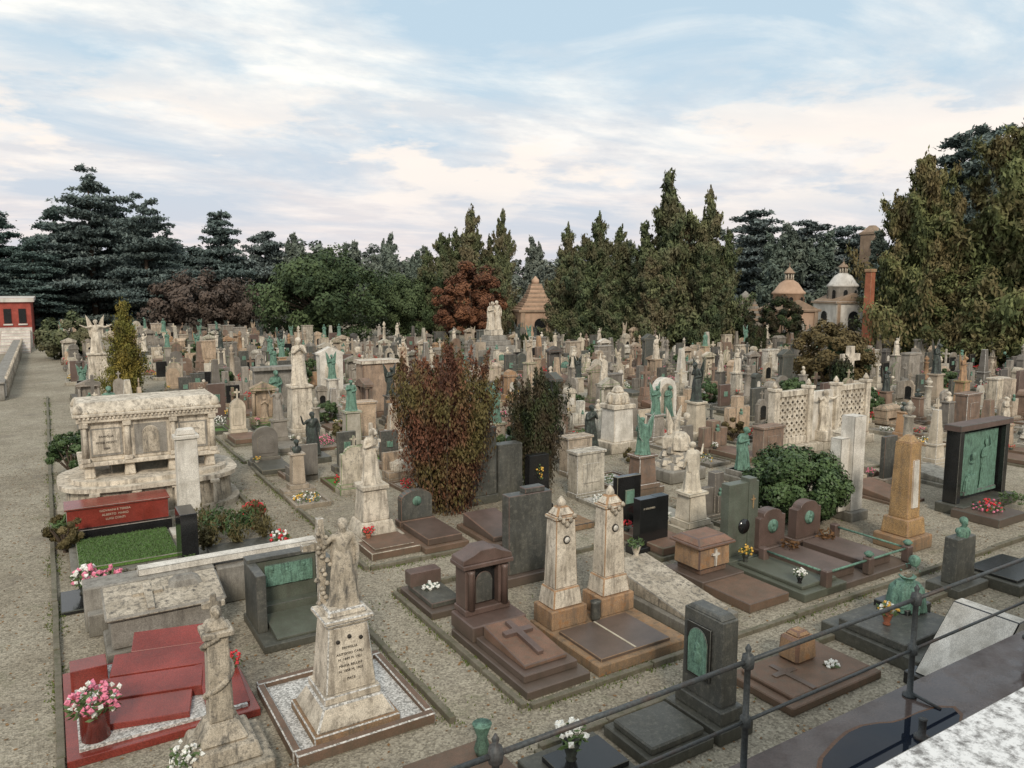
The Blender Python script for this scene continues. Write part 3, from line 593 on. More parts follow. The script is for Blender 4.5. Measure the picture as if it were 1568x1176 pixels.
b.box(0,-.965,1.95,1.0,.04,1.05,GREY,.01);b.stele(0,-.99,2.0,.5,.04,.9,MARBD,'arch')
for x_,ss in((-1.32,("FAMIGLIA","ROSSI MONTI","1884")),(1.32,("ERNESTO","BIANCHI","1902"))):
    for i,s_ in enumerate(ss):b.text(s_,x_,-1.012,2.62-i*.2,.1,LETTER)
b.box(0,0,3.14,4.3,2.25,.2,MARB,.02);b.box(0,0,3.34,4.5,2.4,.1,MARB,.02)
for i in range(34):b.box(-2.05+i*.124,-1.16,3.27,.06,.06,.065,MARB,.004)
b.box(0,0,3.44,4.35,2.25,.34,MARB,.03,.96,.72)
for sx in(-1,1):
    for sy in(-1,1):b.lathe(sx*2.08,sy*1.0,3.44,[(.14,0),(.16,.1),(.1,.24),(.02,.32)],MARB,10)
for i in range(15):b.lathe(-1.82+i*.26,-1.08,3.44,[(.05,0),(.06,.05),(.01,.13)],MARB,8)
b.done("marble_sarcophagus_monument",(2.75,28.7,0))
# ------------------------------------------------------------ centre block
b=B();b.box(0,0,0,1.5,1.5,.25,MARB,.02);b.box(0,0,.25,1.2,1.15,.4,MARB,.03,.8);b.box(0,0,.65,.85,.8,.95,MARB,.02,.85);b.box(0,0,1.6,.85,.82,.14,MARB,.02);b.mesh(FIG['bow'],(0,0,1.74),MARB,1.0,.3)
b.cross(.12,.25,1.74,1.8,.6,.1,MARB);b.box(-.0,-1.1,0,1.5,1.6,.22,BROWN2,.02);b.box(0,-1.1,.22,1.2,1.3,.06,BROWN2,.01);b.vase(-.4,-.7,.2,TERRA,[CRIM],.8);b.done("mourning_statue_monument",(7.95,21.0,0),sc=.98)
b=B()
b.box(0,-1.55,0,1.75,3.3,.2,BROWN,.02);b.box(0,-1.9,.2,1.5,2.0,.18,BROWN,.02);b.wedge(0,-1.85,.38,1.2,1.7,.1,.3,BROWN2,.02)
b.M=Matrix.Translation((0,-1.8,.6))@Matrix.Rotation(.117,4,'X')@Matrix.Rotation(-math.pi/2,4,'X');b.cross(0,0,-.7,1.35,.8,.16,BROWN);b.M=Matrix.Identity(4)
b.box(0,-.3,.2,1.6,1.1,.4,BROWN,.03);b.box(0,0,.6,1.35,.6,.16,BROWN,.02)
for sx in(-1,1):b.box(sx*.5,0,.76,.3,.5,1.05,BROWN,.02);b.lathe(sx*.5,-.28,.76,[(.1,0),(.08,.9),(.11,1.0)],BROWN,10)
b.box(0,.1,.76,.72,.3,1.05,BLACK,.01);b.stele(0,-.08,.8,.5,.04,.8,GREYD,'arch')
b.box(0,0,1.81,1.5,.7,.12,BROWN,.02);b.prism([(-.75,0),(.75,0),(.72,.12),(.4,.2),(.22,.32),(-.22,.32),(-.4,.2),(-.72,.12)],-.3,.3,BROWN,0,1.93,.015)
b.done("brown_granite_niche_tomb",(7.75,13.9,0),sc=(.82,.93,.86))
b=B();b.box(0,0,0,1.1,2.0,.18,BROWN,.02);b.box(0,0,.18,.85,1.5,.14,GREYD,.02);b.box(0,.7,.3,.9,.4,.4,BROWN,.02);b.flowers(0,.2,.3,.25,50,[WHT],h=.1,leaf=VERD);b.done("low_granite_tomb",(7.5,15.8,0),sc=.9)
b=B();b.box(0,0,0,1.7,.7,.25,BROWN,.02);b.box(0,0,.25,1.3,.35,2.05,GREYD,.015);b.box(.15,0,2.3,.6,.3,.14,GREYD,.02);b.done("tall_granite_stele",(10.2,15.9,0))
b=B()
b.box(0,-1.0,0,2.5,3.1,.22,RUSTY,.02);b.box(-.15,-1.5,.22,1.9,1.8,.07,BROWN,.01);b.box(-.15,-1.5,.29,.04,1.7,.012,LETTERW,0)
for sx,hh in((-.68,1.5),(.72,1.55)):
    b.box(sx,.05,.22,.98,.9,.42,RUSTY,.02);b.box(sx,.05,.64,.82,.76,.42,MARB,.03,.86);b.box(sx,.05,1.06,.62,.56,hh,MARB,.02,.84)
    b.box(sx,.05,1.06+hh,.6,.54,.08,MARB,.02);b.box(sx,.05,1.14+hh,.54,.5,.2,MARB,.04,.5);b.lathe(sx,.05,1.3+hh,[(.06,0),(.12,.06),(.1,.14),(.02,.24)],MARB,10)
    for a in(-.2,-.1,0,.1,.2):b.lathe(sx+a,-.24,.9+hh+abs(a)*.9,[(.02,0),(.065,.05),(.02,.11)],MARBD,7)
    b.tube((sx,-.2,1.0+hh*.75),(sx,-.24,1.0+hh*.75),.09,.09,LETTER,12);b.tube((sx,-.2,1.0+hh*.75),(sx,-.25,1.0+hh*.75),.065,.065,MARBC,12)
b.lathe(.02,-.45,.22,[(.1,0),(.13,.1),(.12,.4),(.14,.45)],GREYD,10);b.done("twin_obelisk_tomb",(9.85,12.95,0),sc=(.95,.8,1))
b=B();b.box(0,-.2,0,1.5,3.2,.25,GREY,.02);b.wedge(0,-.2,.25,1.25,2.8,.1,.5,MARBD,.02);b.vase(.3,1.2,.7,MARB,None,1.0);b.done("marble_ledger_tomb",(12.1,13.0,0))
b=B();b.box(0,0,0,1.6,1.5,.3,BROWN,.02);b.box(0,.1,.3,1.0,.9,.15,BROWN2,.02);b.box(0,.1,.45,1.2,1.0,.62,RUSTY,.04,.97);b.box(0,.1,1.07,1.4,1.2,.08,BROWN2,.02);b.box(0,.1,1.15,1.35,1.15,.16,BROWN2,.03,.75,.6);b.cross(0,-.42,.5,.5,.3,.06,MARBC);b.box(0,-1.5,0,1.5,1.6,.25,BROWN2,.02);b.done("chest_tomb",(14.1,13.5,0),sc=.92)
b=B();b.box(0,0,0,1.3,.6,.25,BLACK,.01);b.box(-.2,0,.25,.62,.3,1.35,BLACK,.008);b.box(.35,.03,.25,.45,.3,1.35,BLACK,.008);b.text("F. COLOMBO",-.18,-.155,1.3,.07,LETTERW);b.done("black_granite_stele",(14.3,15.8,0))
b=B();b.box(0,0,0,1.7,.8,.25,GREENG,.02);b.box(0,0,.25,1.15,.3,2.0,GREENG,.012);b.box(.3,-.03,.25,.3,.32,2.1,GREENG,.012);b.tube((.0,-.1,1.05),(.0,-.2,1.05),.2,.2,BLACK,16);b.mesh(FIG['bust'],(0,-.16,.95),DBRZ,s3=(.35,.15,.35));b.cross(.3,-.2,1.5,.4,.2,.03,GOLD)
b.box(-.0,-1.6,0,1.6,2.4,.22,GREENG,.02);b.box(0,-1.6,.22,1.3,2.0,.1,GREENG,.02);b.vase(-.5,-.7,.3,DBRZ,[YEL],.8);b.vase(-.5,-2.4,.3,BLACK,[WHT],.7);b.done("green_granite_tomb",(15.8,13.9,0))
b=B()
b.box(0,-1.0,0,3.6,3.0,.18,BROWN,.02)
for sx in(-.85,.7):
    b.box(sx,.1,.18,1.2,.5,.2,BROWN,.02);b.stele(sx,.1,.38,1.05,.3,1.05,BROWN,'sh');b.tube((sx,0,.95),(sx,-.09,.95),.19,.19,VERD,14);b.mesh(FIG['bust'],(sx,-.1,.82),VERD,s3=(.4,.25,.4));b.box(sx,-1.25,.18,1.15,1.9,.25,BROWN,.02)
    b.flowers(sx+.2,-.5,.4,.25,70,None,h=.3,leaf=F_LEAF)
for p in((-1.7,-.5),(-1.7,-2.4),(0,-2.4),(1.7,-2.4),(1.7,-.2)):b.box(p[0],p[1],.18,.22,.22,.45,BROWN,.03)
for p0,p1 in(((-1.7,-.5),(-1.7,-2.4)),((-1.7,-2.4),(0,-2.4)),((0,-2.4),(1.7,-2.4)),((1.7,-2.4),(1.7,-.2))):b.tube((*p0,.55),(*p1,.55),.03,.03,VERD,8)
for x_ in(0,1.7):b.lathe(x_,-2.4,.63,[(.05,0),(.13,.08),(.05,.15)],VERD,10)
b.done("double_portrait_tomb",(17.6,13.6,0))
b=B();b.box(0,0,0,.9,.8,.3,GREY,.02);b.box(0,0,.3,.62,.5,3.1,MARBC,.015,.97);b.box(-.5,.1,.3,.45,.4,2.4,MARBC,.02);b.done("white_marble_pillar",(22.0,14.8,0))
b=B();b.box(0,0,0,1.2,1.1,.4,RUSTY,.03);b.box(0,0,.4,.9,.85,.5,GOLD,.03,.9);b.box(0,0,.9,.62,.58,2.2,GOLD,.015,.82);b.box(0,-.28,1.2,.3,.08,1.4,MARBC,.01,.9,dy=.03);b.box(0,0,3.1,.5,.46,.2,GOLD,.02,.3);b.done("gilded_obelisk_tomb",(20.9,12.3,0))
b=B()
b.box(0,0,0,3.7,1.0,.35,GREYD,.02)
for sx in(-1.55,1.55):b.box(sx,.1,.35,.26,.5,2.6,BLACK,.015)
b.box(0,.1,2.95,3.6,.6,.22,BROWN,.02);b.box(0,.2,.35,2.84,.12,2.6,BLACK,.0);b.box(0,.1,.5,2.6,.06,2.3,VERD,.01)
b.mesh(FIG['seated'],(-.5,.03,.55),VERD,s3=(1.2,.3,1.25));b.mesh(FIG['up'],(.45,.03,.6),VERD,s3=(1.1,.25,1.1));b.box(.1,.05,.5,2.2,.2,.18,VERD,.04)
b.box(-1.2,-1.0,0,1.8,1.6,.3,BROWN,.02);b.flowers(-1.2,-1.0,.3,.5,150,[CRIM,PINK],h=.35);b.flowers(.8,-.9,.3,.5,200,None,h=.35);b.done("bronze_relief_tomb",(26.9,13.3,0),sc=.94)
b=B();b.box(0,0,0,1.5,.9,.25,GREYD,.02);b.box(0,0,.25,.95,.4,1.25,GREYD,.02,.92);b.mesh(FIG['bust'],(0,-.05,1.45),VERD,1.0,-.5);b.box(1.9,-.4,0,2.2,1.6,.3,GREYD,.02);b.box(1.9,-.4,.3,1.9,1.3,.08,BLACK,.01);b.done("bust_stele",(19.0,9.7,0),sc=.92)
b=B();b.box(0,-.3,0,2.5,2.2,.3,GREYD,.02);b.box(-.2,-.3,.3,1.9,1.5,.18,GREYD,.02);b.box(.6,.1,.3,.9,.8,.3,BLACK,.02);b.mesh(FIG['crouch'],(.55,.0,.5),VERD,1.1,-.8);b.vase(-.6,-.3,.48,TERRA,[YEL,WHT],.9,80);b.done("crouching_bronze_tomb",(15.2,9.1,0))
b=B();b.box(0,0,0,2.8,1.5,.25,BLACK,.02);b.prism([(-1.3,0),(1.3,0),(1.3,.3),(.2,1.15),(-.1,1.15)],-.6,.6,MARBC,0,.25,.02);b.done("white_marble_wedge_tomb",(14.9,7.0,0))
b=B();b.box(0,0,0,1.5,.9,.25,GREYD,.02);b.box(0,0,.25,1.25,.6,.25,GREYD,.02);b.box(0,0,.5,1.05,.42,1.5,GREYD,.015,.97);b.box(0,0,2.0,.95,.4,.08,GREYD,.02,.8)
b.box(-.06,-.24,.85,.62,.05,.95,BLACK,.01);b.stele(-.06,-.275,.9,.5,.03,.85,VERD,'arch');b.mesh(FIG['bust'],(-.06,-.29,1.15),VERD,s3=(.6,.25,.6));b.box(0,-1.3,0,1.4,1.5,.2,GREYD,.02);b.box(0,-1.3,.2,1.1,1.3,.14,GREYD,.03);b.done("portrait_stele_tomb",(9.35,8.75,0),-math.pi/2,sc=(.88,.88,1))
b=B();b.box(0,0,0,1.5,1.3,.14,GREYD,.02);b.box(.1,0,.14,1.1,.8,.1,BLACK,.01);b.vase(-.1,.1,.2,DBRZ,[WHT],1.2,110);b.done("low_granite_tomb",(6.6,8.75,0))
b=B();b.box(0,0,0,2.6,1.5,.16,BROWN2,.02);b.box(0,0,.16,2.2,1.2,.08,BROWN2,.02);b.box(.2,.35,.24,.62,.5,.5,RUSTY,.06,.9);b.box(.2,.35,.74,.4,.35,.1,RUSTY,.04,.6)
b.M=Matrix.Translation((-.5,-.1,.25))@Matrix.Rotation(-math.pi/2,4,'X');b.cross(0,0,-.5,1.0,.6,.12,BROWN,.03);b.M=Matrix.Identity(4);b.flowers(.5,-.2,.2,.15,30,[WHT],h=.1);b.done("block_slab_tomb",(12.0,8.8,0))
b=B();b.box(0,0,0,1.5,1.2,.14,BROWN2,.02);b.lathe(.45,.2,.14,[(.1,0),(.13,.1),(.08,.3),(.15,.5),(.16,.52)],VERD,12);b.done("copper_vase_tomb",(5.0,9.6,0))
b=B();b.box(0,-.9,0,1.4,2.3,.18,BROWN2,.02);b.box(0,-1.0,.18,1.1,1.8,.2,BROWN,.02);b.box(0,.2,.18,1.2,.4,.2,BROWN,.02);b.stele(0,.2,.38,1.05,.28,.9,GREYD,'round');b.tube((0,.1,.95),(0,.04,.95),.15,.15,VERD,12);b.done("gravestone",(9.4,20.9,0))
b=B();b.box(0,-.9,0,1.4,2.3,.16,BROWN2,.02);b.wedge(0,-.9,.16,1.15,1.9,.15,.4,BROWN,.02);b.done("gravestone_slab",(11.2,20.2,0))
b=B();b.box(0,0,0,1.1,.5,.3,GREYD);b.box(0,0,.3,1.0,.4,2.4,GREYD,.02);b.box(1.1,.1,0,1.0,.5,2.0,GREYD,.02);b.done("tall_granite_stele",(12.6,22.6,0))
b=B();b.box(0,0,0,1.0,.5,.3,BLACK);b.box(0,0,.3,.8,.3,1.7,BLACK,.01,.95);b.flowers(0,-.18,1.2,.12,40,[YEL],h=.5,ls=.04);b.box(0,-1.3,0,1.3,2.0,.2,RUSTY,.02);b.done("black_granite_stele",(13.6,20.6,0))
# openwork screen
b=B();b.box(0,0,0,7.0,1.0,.4,MARB,.02)
for x_ in(-3.3,-1.0,1.0,3.3):b.box(x_,0,.4,.34,.4,2.5,MARB,.02);b.box(x_,0,2.9,.44,.5,.14,MARB,.02);b.lathe(x_,0,3.04,[(.1,0),(.14,.1),(.02,.3)],MARB,8)
b.box(-2.15,0,2.62,1.9,.3,.26,MARB,.02);b.box(2.15,0,2.62,1.9,.3,.26,MARB,.02);b.box(-2.15,0,.4,1.9,.3,.35,MARB,.02);b.box(2.15,0,.4,1.9,.3,.35,MARB,.02)
for cx in(-2.15,2.15):
    for i in range(6):
        for k in range(6):
            x_=cx-.82+i*.33;z_=.9+k*.32;n=8;o=[(x_+.185*math.cos(t),z_+.18*math.sin(t)) for t in [2*math.pi*(u+.5)/n for u in range(n)]];ii=[(x_+.10*math.cos(t),z_+.10*math.sin(t)) for t in [2*math.pi*(u+.5)/n for u in range(n)]]
            yj=R.uniform(-.004,.004)
            vs=[(p[0],-.08+yj,p[1]) for p in o]+[(p[0],-.08+yj,p[1]) for p in ii]+[(p[0],.08+yj,p[1]) for p in o]+[(p[0],.08+yj,p[1]) for p in ii]
            fs=[]
            for u in range(n):
                v_=(u+1)%n;fs+=[(u,v_,n+v_,n+u),(2*n+v_,2*n+u,3*n+u,3*n+v_),(n+u,n+v_,3*n+v_,3*n+u)]
            b.poly(vs,fs,MARB)
b.box(0,.1,.4,1.66,.25,2.3,MARBC,.01);b.mesh(FIG['open'],(0,-.2,.9),MARB,1.1);b.box(0,-.2,.4,.8,.7,.5,MARB,.03);b.done("openwork_screen_tomb",(30.6,22.3,0))
b=B();b.box(0,0,0,1.9,1.5,.5,GREY,.05)
for i in range(6):b.M=Matrix.Rotation(i*.7,4,'Z');b.box(.0,0,.4+i*.15,1.5-i*.14,1.2-i*.12,.35,MARB,.08,.85)
b.M=Matrix.Identity(4);b.mesh(FIG['seated'],(0,-.1,1.2),MARB,1.2,.5);wings(b,.1,.15,.9,MARB,1.0);b.done("seated_angel_monument",(20.8,21.6,0))
def stat(name,x,y,k,m,ph,fs,pm,pw=.9,rot=0,wing=False,extra=None):
    b=B();b.box(0,0,0,pw*1.4,pw*1.3,.25,pm,.02)
    if ph>.3:b.box(0,0,.25,pw*1.05,pw,.2,pm,.02);b.box(0,0,.45,pw*.85,pw*.8,ph-.57,pm,.02,.88);b.box(0,0,ph-.12,pw*.88,pw*.84,.12,pm,.02)
    b.mesh(FIG[k],(0,0,max(.25,ph)),m,fs,rot)
    if wing:wings(b,0,0,max(.25,ph),m,fs)
    return b.done(name,(x,y,0))
stat("bronze_standing_statue",22.8,20.0,'bow',VERD,.35,1.05,GREY)
stat("bronze_standing_statue",20.6,26.8,'pray',DBRZ,.3,1.15,GREYD)
stat("bronze_lamp_bearer_statue",9.5,32.0,'lean',DBRZ,.3,1.1,GREYD)
stat("statue_monument",10.7,38.0,'pray',MARB,2.6,1.4,MARB,1.3)
stat("angel_monument",3.0,61.8,'open',MARB,2.8,1.4,MARB,1.6,0,True)
stat("statue_monument",2.2,38.5,'bow',VERD,1.2,1.1,MARB,1.0)
b=B();b.box(0,0,0,1.6,1.3,.5,MARB,.03);b.box(0,0,.5,1.15,1.0,1.5,MARBC,.02,.92);b.box(0,0,2.0,1.25,1.1,.2,MARB,.02);b.box(0,0,2.2,.9,.8,.5,MARB,.05,.8)
for i in range(8):b.lathe(.45*math.cos(i*.785),.4*math.sin(i*.785),2.2,[(.08,0),(.14,.15),(.08,.35),(.02,.45)],MARB,7)
b.box(0,0,2.7,.5,.5,.3,MARB,.06,.6);b.done("carved_pedestal_tomb",(22.1,26.8,0))
b=B();b.box(0,0,0,2.0,1.2,.4,MARB,.02);b.stele(0,0,.4,1.6,.8,3.0,MARBC,'ped');b.stele(0,-.42,.8,.9,.06,1.6,MARB,'arch');b.done("white_stele_tomb",(16.6,51.3,0))
b=B();b.box(0,0,0,1.8,1.2,.4,MARB,.02);b.stele(0,.15,.4,1.4,.5,2.2,MARBC,'arch');b.stele(0,-.11,.6,.9,.03,1.7,MARBD,'arch');b.mesh(FIG['bow'],(0,-.2,.5),VERD,1.0);b.done("arched_niche_tomb",(28.6,30.6,0))
b=B()
for i in range(5):b.box(0,0,i*.5,5-i*.75,5-i*.75,.5,GREY,.04,.94)
b.box(0,0,2.5,1.5,1.5,.6,MARB,.04);b.mesh(FIG['bow'],(-.3,0,3.1),MARB,1.7,.3);b.mesh(FIG['lean'],(.45,.1,3.1),MARB,1.75,-.3);b.done("pyramid_couple_monument",(39.6,68.3,0))
b=B();b.box(0,0,0,2.2,1.5,.4,MARB,.03);b.box(0,0,.4,1.5,1.1,.9,MARB,.03,.8);b.cross(0,0,1.3,2.3,1.7,.45,MARB,.35);b.done("stone_cross_monument",(45.4,31.1,0))
b=B();b.box(0,0,0,2.6,1.4,.4,GREY,.02);b.box(0,.3,.4,2.2,.5,2.4,GREY,.02);b.box(0,-.0,.4,1.1,.5,.3,GREY);b.mesh(FIG['bow'],(0,-.15,.6),VERD,1.3);b.box(0,.2,2.8,2.4,.9,.2,GREY);b.done("bronze_niche_tomb",(10.9,43.7,0))
b=B();b.box(0,0,0,2.6,1.6,.3,BROWN2,.02);b.box(0,0,.3,2.2,1.2,2.8,stone("pink_beige_stone",(.42,.31,.23),stain=.7),.03,.96);b.box(0,0,3.1,2.4,1.4,.2,MARB,.02);b.done("block_monument",(16.3,41.7,0))
# ------------------------------------------------------------ terrace
m,nt,bs=newmat("terrace_stone");v=coords(nt,rnd=False)
c=ramp(nt,noise(nt,v,1.3,5,.7),.3,.7,(.06,.042,.036),(.135,.10,.088));c=mix(nt,1.0,c,ramp(nt,noise(nt,v,60,2),.3,.7,(.75,)*3,(1.2,)*3),'MULTIPLY');L(nt,c,bs.inputs["Base Color"])
rr=ramp(nt,noise(nt,v,1.6,5,.65),.42,.6,(.10,)*3,(.6,)*3);L(nt,rr,bs.inputs["Roughness"]);TER=m
m,nt,bs=newmat("speckled_marble");v=coords(nt,rnd=False);c=ramp(nt,noise(nt,v,30,6,.75),.38,.55,(.17,.16,.15),(.74,.73,.71));c=mix(nt,ramp(nt,noise(nt,v,5,6,.7),.55,.75,(0,0,0),(.5,)*3),c,(.3,.28,.25));L(nt,c,bs.inputs["Base Color"]);bs.inputs["Roughness"].default_value=.6;SPK=m
m,nt,bs=newmat("puddle_water");bs.inputs["Base Color"].default_value=(.012,.016,.026,1);bs.inputs["Roughness"].default_value=.02;bs.inputs["IOR"].default_value=1.33;PUD=m
b=B();b.box(8,.55,0,60,4.6,4.2,GREY,.0);b.box(8,.2,4.2,60,5.76,.3,TER,.015);b.box(8,-.9,4.5,60,3.54,1.88,GREY,.0);b.box(8,-1.0,6.38,60,3.74,.12,SPK,.01)
b.done("terrace_building")
o=[]
for i in range(28):
    t=2*math.pi*i/28;r=1+.16*math.sin(3*t+1)+.1*math.sin(5*t);o.append((.62*r*math.cos(t),.27*r*math.sin(t),0))
b=B();b.poly(o,[tuple(range(28))],PUD);b.done("puddle",(4.6,2.62,4.508))
b=B();b.poly([(p[0]*1.06,p[1]*1.09,0) for p in o],[tuple(range(28))],stone("rust_stain",(.16,.075,.035),rough=.4,stain=.3,bump=0));b.done("rust_stain",(4.6,2.62,4.504))
b=B();b.lathe(0,0,0,[(.05,0),(.05,.02),(.025,.03),(.025,.13),(.03,.14)],IRON,10);b.done("iron_stub",(4.8,2.6,4.508))
b=B()
PB=[-.05+1.77*i for i in range(-3,14)]
for x_ in PB:
    b.lathe(x_,2.96,4.5,[(.05,0),(.05,.015),(.022,.03),(.02,.32),(.034,.33),(.034,.39),(.02,.4),(.019,.7),(.036,.71),(.04,.75),(.034,.79),(.012,.8),(.02,.83),(.004,.86)],IRON,12)
    b.tube((x_,2.96,4.53),(x_,2.73,4.51),.012,.012,IRON,6)
for z_,r_ in((5.25,.015),(4.86,.011)):
    for x0,x1 in zip(PB[:-1],PB[1:]):b.tube((x0+.025,2.96,z_),(x1-.025,2.96,z_),r_,r_,IRON,8)
b.done("iron_railing")
# ------------------------------------------------------------ columbarium at left, distant buildings
b=B();b.box(-3.0,105,0,.7,90,1.15,GREY,.02);b.box(-3.0,105,1.15,.85,90.4,.12,GREY,.02)
for i in range(60):b.box(-2.62,61.2+i*1.5,.2,.06,1.1,.8,REDWALL if i%4==1 else WHITEPL,.01);b.box(-2.58,61.95+i*1.5,0,.16,.18,1.45,MARB,.01)
b.done("columbarium_wall")
b=B();b.box(-11,128,0,19,30,5.6,REDWALL,.02);b.box(-11,128,5.6,19.8,30.6,.5,WHITEPL,.02)
for i in range(12):b.box(-19.5+i*1.55,112.95,3.0,.8,.12,1.8,BLACK,.01);b.box(-19.5+i*1.55,112.93,2.75,1.0,.2,.2,WHITEPL,.01)
b.box(-9,112,0,15,1.4,2.5,WHITEPL,.02)
for i in range(8):b.box(-3.2,111.2-i*1.2,0,3.0,1.2,2.2-i*.28,WHITEPL if i%2 else MARBC,.02)
b.done("red_gallery_building")
def chapel(name,X,Y,w,H,mat,kind):
    b=B();h1=H*.42;b.box(0,0,0,w,w,h1,mat,.05);b.box(0,0,h1,w*1.1,w*1.1,.35,TILE,.03)
    for sx in(-1,1):b.box(sx*w*.44,-w*.5,0,w*.1,.3,h1,TILE,.03);
    b.stele(0,-w*.5,0,w*.3,.14,h1*.75,BLACK,'arch')
    b.M=Matrix.Rotation(math.pi/2,4,'Z');b.stele(0,w*.5,h1*.3,w*.25,.14,h1*.45,BLACK,'arch');b.M=Matrix.Identity(4)
    if kind=='step':
        z=h1+.35;ww=w*.95;k=0
        while z<H-1.2:b.box(0,0,z,ww,ww,.35,mat,.04);b.box(0,0,z+.35,ww*.9,ww*.9,.3,TILE,.02);z+=.65;ww*=.80
        b.lathe(0,0,z,[(ww*.4,0),(ww*.4,.6),(ww*.2,.9),(.05,1.2)],mat,12)
    else:
        b.prism([(-w*.5,0),(w*.5,0),(0,w*.22)],-w*.5,w*.5,TILE,0,h1+.35);b.lathe(0,0,h1+.3,[(w*.36,0),(w*.36,H*.2),(w*.4,H*.2+.1),(w*.4,H*.2+.3),(w*.34,H*.26),(w*.22,H*.36),(w*.1,H*.4)],mat if kind=='orange' else WHITEPL,16)
        z=h1+.3+H*.4
        for k in range(8):a=k*.785;b.tube((w*.09*math.cos(a),w*.09*math.sin(a),z),(w*.09*math.cos(a),w*.09*math.sin(a),z+.9),.1,.1,MARB,6)
        b.lathe(0,0,z+.9,[(w*.14,0),(w*.13,.12),(w*.07,.5),(.04,.9),(.02,1.5)],TILE,12)
        for k in range(8):
            a=k*.785+.39;b.M=Matrix.Translation((w*.365*math.cos(a),w*.365*math.sin(a),h1+.7))@Matrix.Rotation(a+math.pi/2,4,'Z');b.stele(0,0,0,w*.1,.1,H*.13,BLACK,'arch');b.M=Matrix.Identity(4)
    x,y=site(X,Y);return b.done(name,(x,y,0),-YAW*.6)
chapel("ochre_stepped_chapel",3.6,118,6.0,8.8,ORANGE,'step')
chapel("ochre_domed_chapel",38,105,5.6,9.9,ORANGE,'orange')
chapel("white_domed_chapel",54,125,6.2,11.5,WHITEPL,'white')
chapel("stone_chapel",33,108,4.6,6.6,GREY,'step')
b=B();b.box(0,0,0,3,3,17.5,TILE,.05);b.box(0,0,17.5,3.3,3.3,.5,TILE,.05);b.box(0,0,18,3,3,1.3,TILE,.05,.3);x,y=site(70,150);b.done("stone_tower",(x,y,0))
b=B();b.box(0,0,0,1.2,1.2,.6,RUSTY,.03);b.box(0,0,.6,.75,.75,8.3,TERRA,.02,.85);b.box(0,0,8.9,.8,.8,.3,RUSTY,.03);x,y=site(34.6,74);b.done("brick_column_monument",(x,y,0))
# ------------------------------------------------------------ trees
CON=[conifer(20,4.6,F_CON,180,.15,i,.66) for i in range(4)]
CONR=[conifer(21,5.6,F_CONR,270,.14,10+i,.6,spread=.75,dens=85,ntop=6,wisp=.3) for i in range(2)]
CED=[cedar(25,9,F_CED_HAZE,13,20+i,.2,85) for i in range(3)]
CEDF=cedar(22,8,F_CEDF_HAZE,11,33,.22,60)
UMB=cedar(16,7,F_CEDF_HAZE,5,35,.22,90,umb=True)
FARC=conifer(18,4.5,F_FAR_HAZE,120,.2,41,.6)
FARB=broad(14,7,F_FAR_HAZE,42,80,90,.25)
MAG=broad(12,8.2,F_MAG,43,150,200,.17,.05)
PUR=broad(8.5,6.2,F_PUR,44,90,150,.17,.04)
RUS=broad(10,4.2,F_RUST,45,110,180,.13,.14)
def tree(me,name,X,Y,H,base,sc=1.0,rot=None):
    x,y=site(X,Y);s=H/base;put(me,name,(x,y,0),R.uniform(0,6.28) if rot is None else rot,sc=(s*sc,s*sc,s))
R.seed(3)
def TL(px,top,Y,me,name,base,wd,rot=None):tree(me,name,(px-784)/1162*Y,Y,7.5+Y*(439-top)/1162,base,wd,rot)
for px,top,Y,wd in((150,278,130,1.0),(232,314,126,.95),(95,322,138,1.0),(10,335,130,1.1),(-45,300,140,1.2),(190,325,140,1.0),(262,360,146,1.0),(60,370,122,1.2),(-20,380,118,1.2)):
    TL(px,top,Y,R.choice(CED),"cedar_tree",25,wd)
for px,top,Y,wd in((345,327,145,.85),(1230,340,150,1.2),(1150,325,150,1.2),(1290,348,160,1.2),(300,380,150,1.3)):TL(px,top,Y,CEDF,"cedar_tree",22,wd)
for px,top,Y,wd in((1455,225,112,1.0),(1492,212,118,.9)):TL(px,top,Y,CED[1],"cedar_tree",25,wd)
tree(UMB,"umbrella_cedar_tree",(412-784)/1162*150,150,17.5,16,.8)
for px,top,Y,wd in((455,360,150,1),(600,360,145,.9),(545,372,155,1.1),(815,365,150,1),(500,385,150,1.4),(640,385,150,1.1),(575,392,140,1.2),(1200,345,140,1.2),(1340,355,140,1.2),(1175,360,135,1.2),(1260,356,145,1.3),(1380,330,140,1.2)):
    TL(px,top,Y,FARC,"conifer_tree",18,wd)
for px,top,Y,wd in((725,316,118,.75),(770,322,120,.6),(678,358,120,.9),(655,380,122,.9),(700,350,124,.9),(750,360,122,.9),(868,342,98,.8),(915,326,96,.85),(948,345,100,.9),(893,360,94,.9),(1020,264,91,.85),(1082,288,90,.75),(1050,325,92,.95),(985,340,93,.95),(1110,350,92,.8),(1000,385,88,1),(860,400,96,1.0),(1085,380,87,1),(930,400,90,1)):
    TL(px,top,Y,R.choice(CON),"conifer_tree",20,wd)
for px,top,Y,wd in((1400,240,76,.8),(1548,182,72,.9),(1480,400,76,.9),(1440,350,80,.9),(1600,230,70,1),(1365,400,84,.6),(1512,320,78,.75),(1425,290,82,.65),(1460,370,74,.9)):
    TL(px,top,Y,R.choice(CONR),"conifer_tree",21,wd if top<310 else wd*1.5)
tree(MAG,"magnolia_tree",-26.5,105,12.4,12);tree(MAG,"magnolia_tree",-17,118,9.5,12,.8)
tree(PUR,"purple_leaved_tree",-49,118,9.8,8.5);tree(PUR,"purple_leaved_tree",-43,122,8.5,8.5,.8)
tree(RUS,"rust_coloured_tree",-5.4,95,10.2,10)
for i in range(34):
    px=-80+i*52+R.uniform(-15,15);Y=R.uniform(150,180);tree(FARB if i%2 else FARC,"distant_tree",(px-784)/1162*Y,Y,R.uniform(14,18) if px<900 else R.uniform(16,20),14 if i%2 else 18,1.25)
